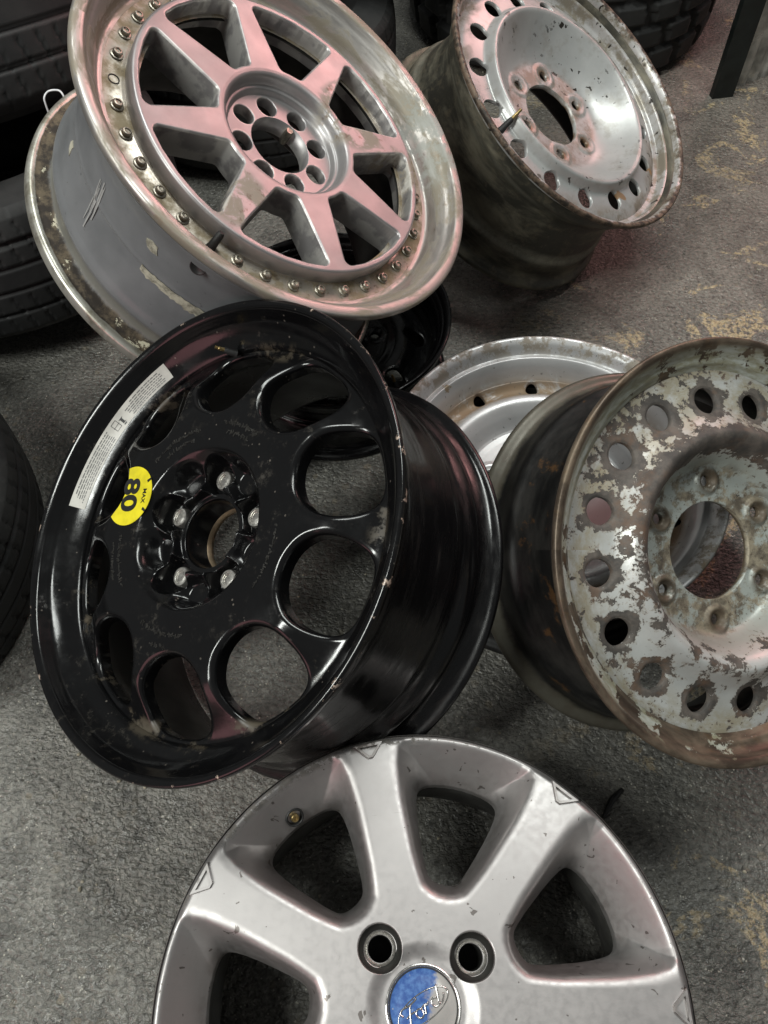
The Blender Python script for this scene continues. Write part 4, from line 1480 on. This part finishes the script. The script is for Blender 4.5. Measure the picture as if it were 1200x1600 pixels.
        link('corner_mark', m, M['alloy'], root, smooth=False)
    # centre cap
    cap = link('centre_cap', lathe('centre_cap', catmull([(0.0312, -0.0105), (0.0335, -0.0068), (0.0331, -0.0048), (0.0318, -0.0042), (0.0304, -0.0048), (0.0298, -0.0062)], 5), 90), M['chrome'], root)
    link('badge', lathe('badge', [(0.0300, -0.0062), (0.0292, -0.0064), (0.022, -0.0050), (0.012, -0.0041), (0.004, -0.0038), (0.0, -0.0038)], 80), M['cap'], cap)
    gap = link('gap_ring', lathe('gap_ring', [(0.0304, -0.0056), (0.0290, -0.0056)], 80), M['ink'], cap)
    # oval outline and script on the badge
    tilt = 31
    ov = []
    for k in range(65):
        a = 2 * math.pi * k / 64
        ov.append((0.0245 * math.cos(a), 0.0102 * math.sin(a)))

    def dome(x, y):
        return -0.0038 - 0.0012 * (math.hypot(x, y) / 0.022)**2

    def stroke(pts, rad):
        c, s = math.cos(R_(tilt)), math.sin(R_(tilt))
        q = [(x * c - y * s, x * s + y * c) for x, y in pts]
        return tube('stroke', [(x, y, dome(x, y) + 0.0003) for x, y in q], rad, 6)
    link('badge_oval', stroke(ov, 0.00058), M['chrome'], cap)
    F_ = [[(-0.0175, -0.0030), (-0.0188, -0.0045), (-0.0170, -0.0058), (-0.0140, -0.0035), (-0.0118, 0.0005), (-0.0098, 0.0042), (-0.0085, 0.0052)],
          [(-0.0165, 0.0020), (-0.0172, 0.0045), (-0.0150, 0.0060), (-0.0100, 0.0055), (-0.0040, 0.0062), (-0.0030, 0.0070)],
          [(-0.0148, 0.0000), (-0.0115, 0.0008), (-0.0075, 0.0006)]]
    O_ = [[(-0.0052 + 0.0026 * math.cos(a), -0.0018 + 0.0027 * math.sin(a) + 0.0) for a in np.linspace(0.6, 6.9, 16)]]
    R2 = [[(-0.0018, -0.0042), (-0.0004, -0.0012), (0.0006, 0.0010), (0.0016, 0.0000), (0.0032, 0.0012)], [(-0.0026, 0.0004), (-0.0008, 0.0008), (0.0006, 0.0010)]]
    D_ = [[(0.0078 + 0.0026 * math.cos(a), -0.0016 + 0.0027 * math.sin(a)) for a in np.linspace(0.6, 6.6, 16)],
          [(0.0098, -0.0030), (0.0122, 0.0030), (0.0132, 0.0062), (0.0140, 0.0064)], [(0.0098, -0.0030), (0.0108, -0.0042), (0.0130, -0.0030), (0.0160, 0.0002)]]
    script = []
    for group in (F_, O_, R2, D_):
        for s_ in group:
            p = catmull(s_, 4) if len(s_) < 12 else np.array(s_)
            p = [(x * 1.22 + 0.0015, y * 1.30) for x, y in p]
            script.append(stroke(p, 0.00090))
    link('badge_script', join('badge_script', script), M['chrome'], cap)
    # valve in the upper-left pocket: dark cup and brass core
    vx, vy, _ = pol(0.862 * R, 127.8)
    zv = float(Z(np.array([vx]), np.array([vy]), np.array([1.0]))[0])
    cup = lathe('valve_cup', [(0.0098, -0.008), (0.0094, 0.0010), (0.0086, 0.0018), (0.0076, 0.0012), (0.0070, -0.002), (0.0064, -0.006), (0.0, -0.006)], 30)
    moved(cup, T(vx, vy, zv + 0.0035) @ RZ(127.8) @ RY(-42))
    co = link('valve_cup', cup, M['blackrub'], root)
    core = lathe('valve_core', [(0.0042, -0.006), (0.0042, 0.0022), (0.0036, 0.0030), (0.0021, 0.0030), (0.0018, 0.0015), (0.0, 0.0012)], 20)
    moved(core, T(vx, vy, zv + 0.0035) @ RZ(127.8) @ RY(-42))
    link('valve_core', core, M['brass'], co, angle=35)


silver_alloy_wheel()


# ------------------------------------------------------------------ tyres
def tyre(label, centre, normal, R, width, kind='road', rim_r=0.2, group='used tyres piled behind the wheels'):
    root = thing('tyre', label, 'tyre', centre, normal, group)
    h = width / 2
    tw = h * 0.80
    if kind == 'road':
        gro = [-0.62, -0.22, 0.20, 0.60]
    else:
        gro = [-0.5, 0.0, 0.5]
    pts = [(rim_r, -h * 0.62), (rim_r + 0.012, -h * 0.74), (R - 0.075, -h * 1.0), (R - 0.045, -h * 1.0), (R - 0.018, -h * 0.90)]
    sh = [(R - 0.007, -tw)]
    n = 48
    for k in range(n + 1):
        u = -1 + 2 * k / n
        sh.append((R - 0.007 * abs(u)**3, tw * u))
    pts2 = [(r, -z) for r, z in pts][::-1]
    prof = np.array(pts + sh[1:] + pts2)
    z_u = prof[:, 1] / tw
    isT = np.zeros(len(prof), bool)
    isT[len(pts):len(pts) + n + 1] = True
    segs = 560 if kind == 'road' else 420
    th = np.linspace(0, 2 * math.pi, segs, endpoint=False)
    rr = np.tile(prof[:, 0], (segs, 1))
    dep = 0.0055 if kind == 'road' else 0.012
    for g in gro:
        gw = 0.030 if kind == 'road' else 0.06
        m = isT & (np.abs(z_u - g) < gw)
        wig = 0
        rr[:, m] -= dep
    # sipes and lateral grooves
    pitch = 70 if kind == 'road' else 26
    for j in np.where(isT)[0]:
        u = z_u[j]
        ph = (th * pitch / (2 * math.pi) + (0.9 * u if kind == 'road' else 0.5 * (int((u + 1) * 2) % 2) + 0.25 * u)) % 1.0
        if kind == 'road':
            cut = (ph < 0.10) & (abs(u) > 0.28)
            rr[cut, j] -= 0.0030
        else:
            cut = ph < 0.24
            rr[cut, j] = np.minimum(rr[cut, j], prof[j, 0] - dep)
    if kind != 'road':
        for j in list(range(3, 5)) + list(range(len(prof) - 5, len(prof) - 3)):
            ph = (th * 26 / (2 * math.pi) + 0.3) % 1.0
            rr[ph < 0.3, j] -= 0.006
    zz = np.tile(prof[:, 1], (segs, 1))
    v = np.stack([rr * np.cos(th)[:, None], rr * np.sin(th)[:, None], zz], -1).reshape(-1, 3)
    m_ = len(prof)
    i, j = np.meshgrid(np.arange(segs), np.arange(m_ - 1), indexing='ij')
    i2 = (i + 1) % segs
    f = np.stack([i * m_ + j, i2 * m_ + j, i2 * m_ + j + 1, i * m_ + j + 1], -1).reshape(-1, 4)
    # tread and sidewalls as two parts sharing one section
    col = j.reshape(-1)
    tr = (col >= len(pts) - 1) & (col < len(pts) + n + 1)
    for nm, sel in (('tread', tr), ('sidewalls', ~tr)):
        me = mesh_np(nm, v, f[sel].reshape(-1), np.full(int(sel.sum()), 4))
        link(nm, me, M['rubber'], root, smooth=(nm == 'sidewalls'), angle=30)
    link('inner_liner', lathe('inner_liner', [(rim_r, -h * 0.62), (R - 0.03, -h * 0.8), (R - 0.022, 0), (R - 0.03, h * 0.8), (rim_r, h * 0.62)], 80), M['rubber'], root)
    return root


tyre('black road tyre lying on the floor at the bottom of the stack at upper left', (-0.665, 1.155, 0.125), (-0.10, 0.16, 1), 0.305, 0.215)
tyre('black road tyre lying second up in the stack at upper left', (-0.715, 1.262, 0.352), (-0.20, 0.34, 1), 0.325, 0.245)
tyre('black road tyre lying third up in the stack at upper left', (-0.765, 1.352, 0.595), (-0.20, 0.34, 1), 0.325, 0.245)
tyre('black road tyre at the very top of the stack at upper left', (-0.815, 1.442, 0.840), (-0.20, 0.34, 1), 0.325, 0.245)
tyre('black tyre lying at the left edge beside the black spare wheel', (-0.795, 0.475, 0.100), (0.05, 0.0, 1), 0.325, 0.195)
tyre('chunky black off-road tyre lying behind the silver vented wheel, beside the dark post', (0.415, 2.015, 0.130), (0, 0, 1), 0.360, 0.255, 'block', 0.21)
tyre('black road tyre resting on the off-road tyre, seen between the two leaning wheels', (-0.03, 1.93, 0.365), (-0.10, -0.05, 1), 0.325, 0.205)
tyre('black tyre lying on the floor behind the split rim wheel', (-0.285, 1.665, 0.105), (0, 0, 1), 0.31, 0.205)


# ------------------------------------------------------------------ post, ribbed sheet and oddments
def post_and_sheet():
    # square-edged dark post, standing on the floor and leaning a little back
    A = prism('metal_post', [(-0.024, -0.006), (0.024, -0.006), (0.024, 0.010), (-0.024, 0.010)], 0.0, 1.3)
    o = link('metal_post', A, M['post'], smooth=False)
    o.location = (0.742, 1.655, 0.0)
    o.rotation_euler = (R_(-2), R_(-1.5), R_(10))
    tag(o, 'dark flat metal post standing on the floor at top right', 'post')
    V, F = [], []
    n = 120
    wd = 0.30
    for k in range(n + 1):
        u = k / n
        d = 0.007 * max(-0.5, math.sin(2 * math.pi * 9 * u))
        for z in (0.0, 1.2):
            V.append((u * wd, d, z))
            V.append((u * wd, d + 0.003, z))
    for k in range(n):
        a, b = 4 * k, 4 * k + 4
        F += [(a, b, b + 2, a + 2), (a + 1, a + 3, b + 3, b + 1), (a, a + 1, b + 1, b), (a + 2, b + 2, b + 3, a + 3)]
    o = link('ribbed_metal_sheet', mesh_py('ribbed_metal_sheet', V, F), M['ribbed'], smooth=True, angle=50)
    o.location = (0.778, 1.690, 0.0)
    o.rotation_euler = (R_(-3), R_(0), R_(30))
    tag(o, 'grey ribbed metal sheet standing upright beside the dark post', 'metal sheet')


post_and_sheet()

def grit():
    """loose grit and crumbs of paint lying on the concrete"""
    V, F = [], []
    rg = np.random.default_rng(19)
    ico = [(0, 0, 1), (0.894, 0, 0.447), (0.276, 0.851, 0.447), (-0.724, 0.526, 0.447), (-0.724, -0.526, 0.447), (0.276, -0.851, 0.447),
           (0.724, 0.526, -0.447), (-0.276, 0.851, -0.447), (-0.894, 0, -0.447), (-0.276, -0.851, -0.447), (0.724, -0.526, -0.447), (0, 0, -1)]
    tri = [(0, 1, 2), (0, 2, 3), (0, 3, 4), (0, 4, 5), (0, 5, 1), (1, 6, 2), (2, 7, 3), (3, 8, 4), (4, 9, 5), (5, 10, 1),
           (2, 6, 7), (3, 7, 8), (4, 8, 9), (5, 9, 10), (1, 10, 6), (11, 7, 6), (11, 8, 7), (11, 9, 8), (11, 10, 9), (11, 6, 10)]
    for _ in range(1500):
        x, y = rg.uniform(-1.1, 1.1), rg.uniform(-0.3, 2.2)
        r = 0.0007 + 0.0022 * rg.random()**3
        sx, sy, sz = rg.uniform(0.7, 1.4, 3)
        an = rg.uniform(0, 6.3)
        o = len(V)
        for a, b, c in ico:
            j = rg.uniform(0.8, 1.2)
            a, b, c = a * sx * r * j, b * sy * r * j, c * sz * r * 0.7 * j
            V.append((x + a * math.cos(an) - b * math.sin(an), y + a * math.sin(an) + b * math.cos(an), r * 0.45 + c))
        F += [(o + p_, o + q_, o + w_) for p_, q_, w_ in tri]
    t = NT('pale_grit')
    c = t.mix(t.step(t.noise(55, 2), 0.40, 0.60), (0.11, 0.105, 0.095), (0.42, 0.38, 0.29))
    g = link('grit', mesh_py('grit', V, F), t.set(c, 0.6), smooth=False)
    g['kind'] = 'stuff'
    g['label'] = 'loose pale grit scattered over the concrete floor'
    g['category'] = 'grit'


grit()

# white wire loop caught behind the split rim wheel
o = link('wire_loop', tube('wire_loop', catmull([(-0.4399, 0.9684, 0.3347), (-0.4439, 0.9791, 0.3953), (-0.4383, 0.9865, 0.4025), (-0.4239, 0.9865, 0.4041), (-0.4182, 0.9823, 0.3992), (-0.4126, 0.9716, 0.3467)], 6), 0.0012, 8), M['wire'])
tag(o, 'small loop of white wire standing up behind the rear edge of the split rim wheel', 'wire')
o = link('plastic_clip', tube('plastic_clip', [(0.262, 0.160, 0.003), (0.270, 0.172, 0.004), (0.277, 0.182, 0.004), (0.290, 0.193, 0.003)], [0.002, 0.0035, 0.004, 0.0028], 7), M['plastic'])
tag(o, 'short black strip of plastic on the floor right of the silver alloy wheel', 'plastic strip')
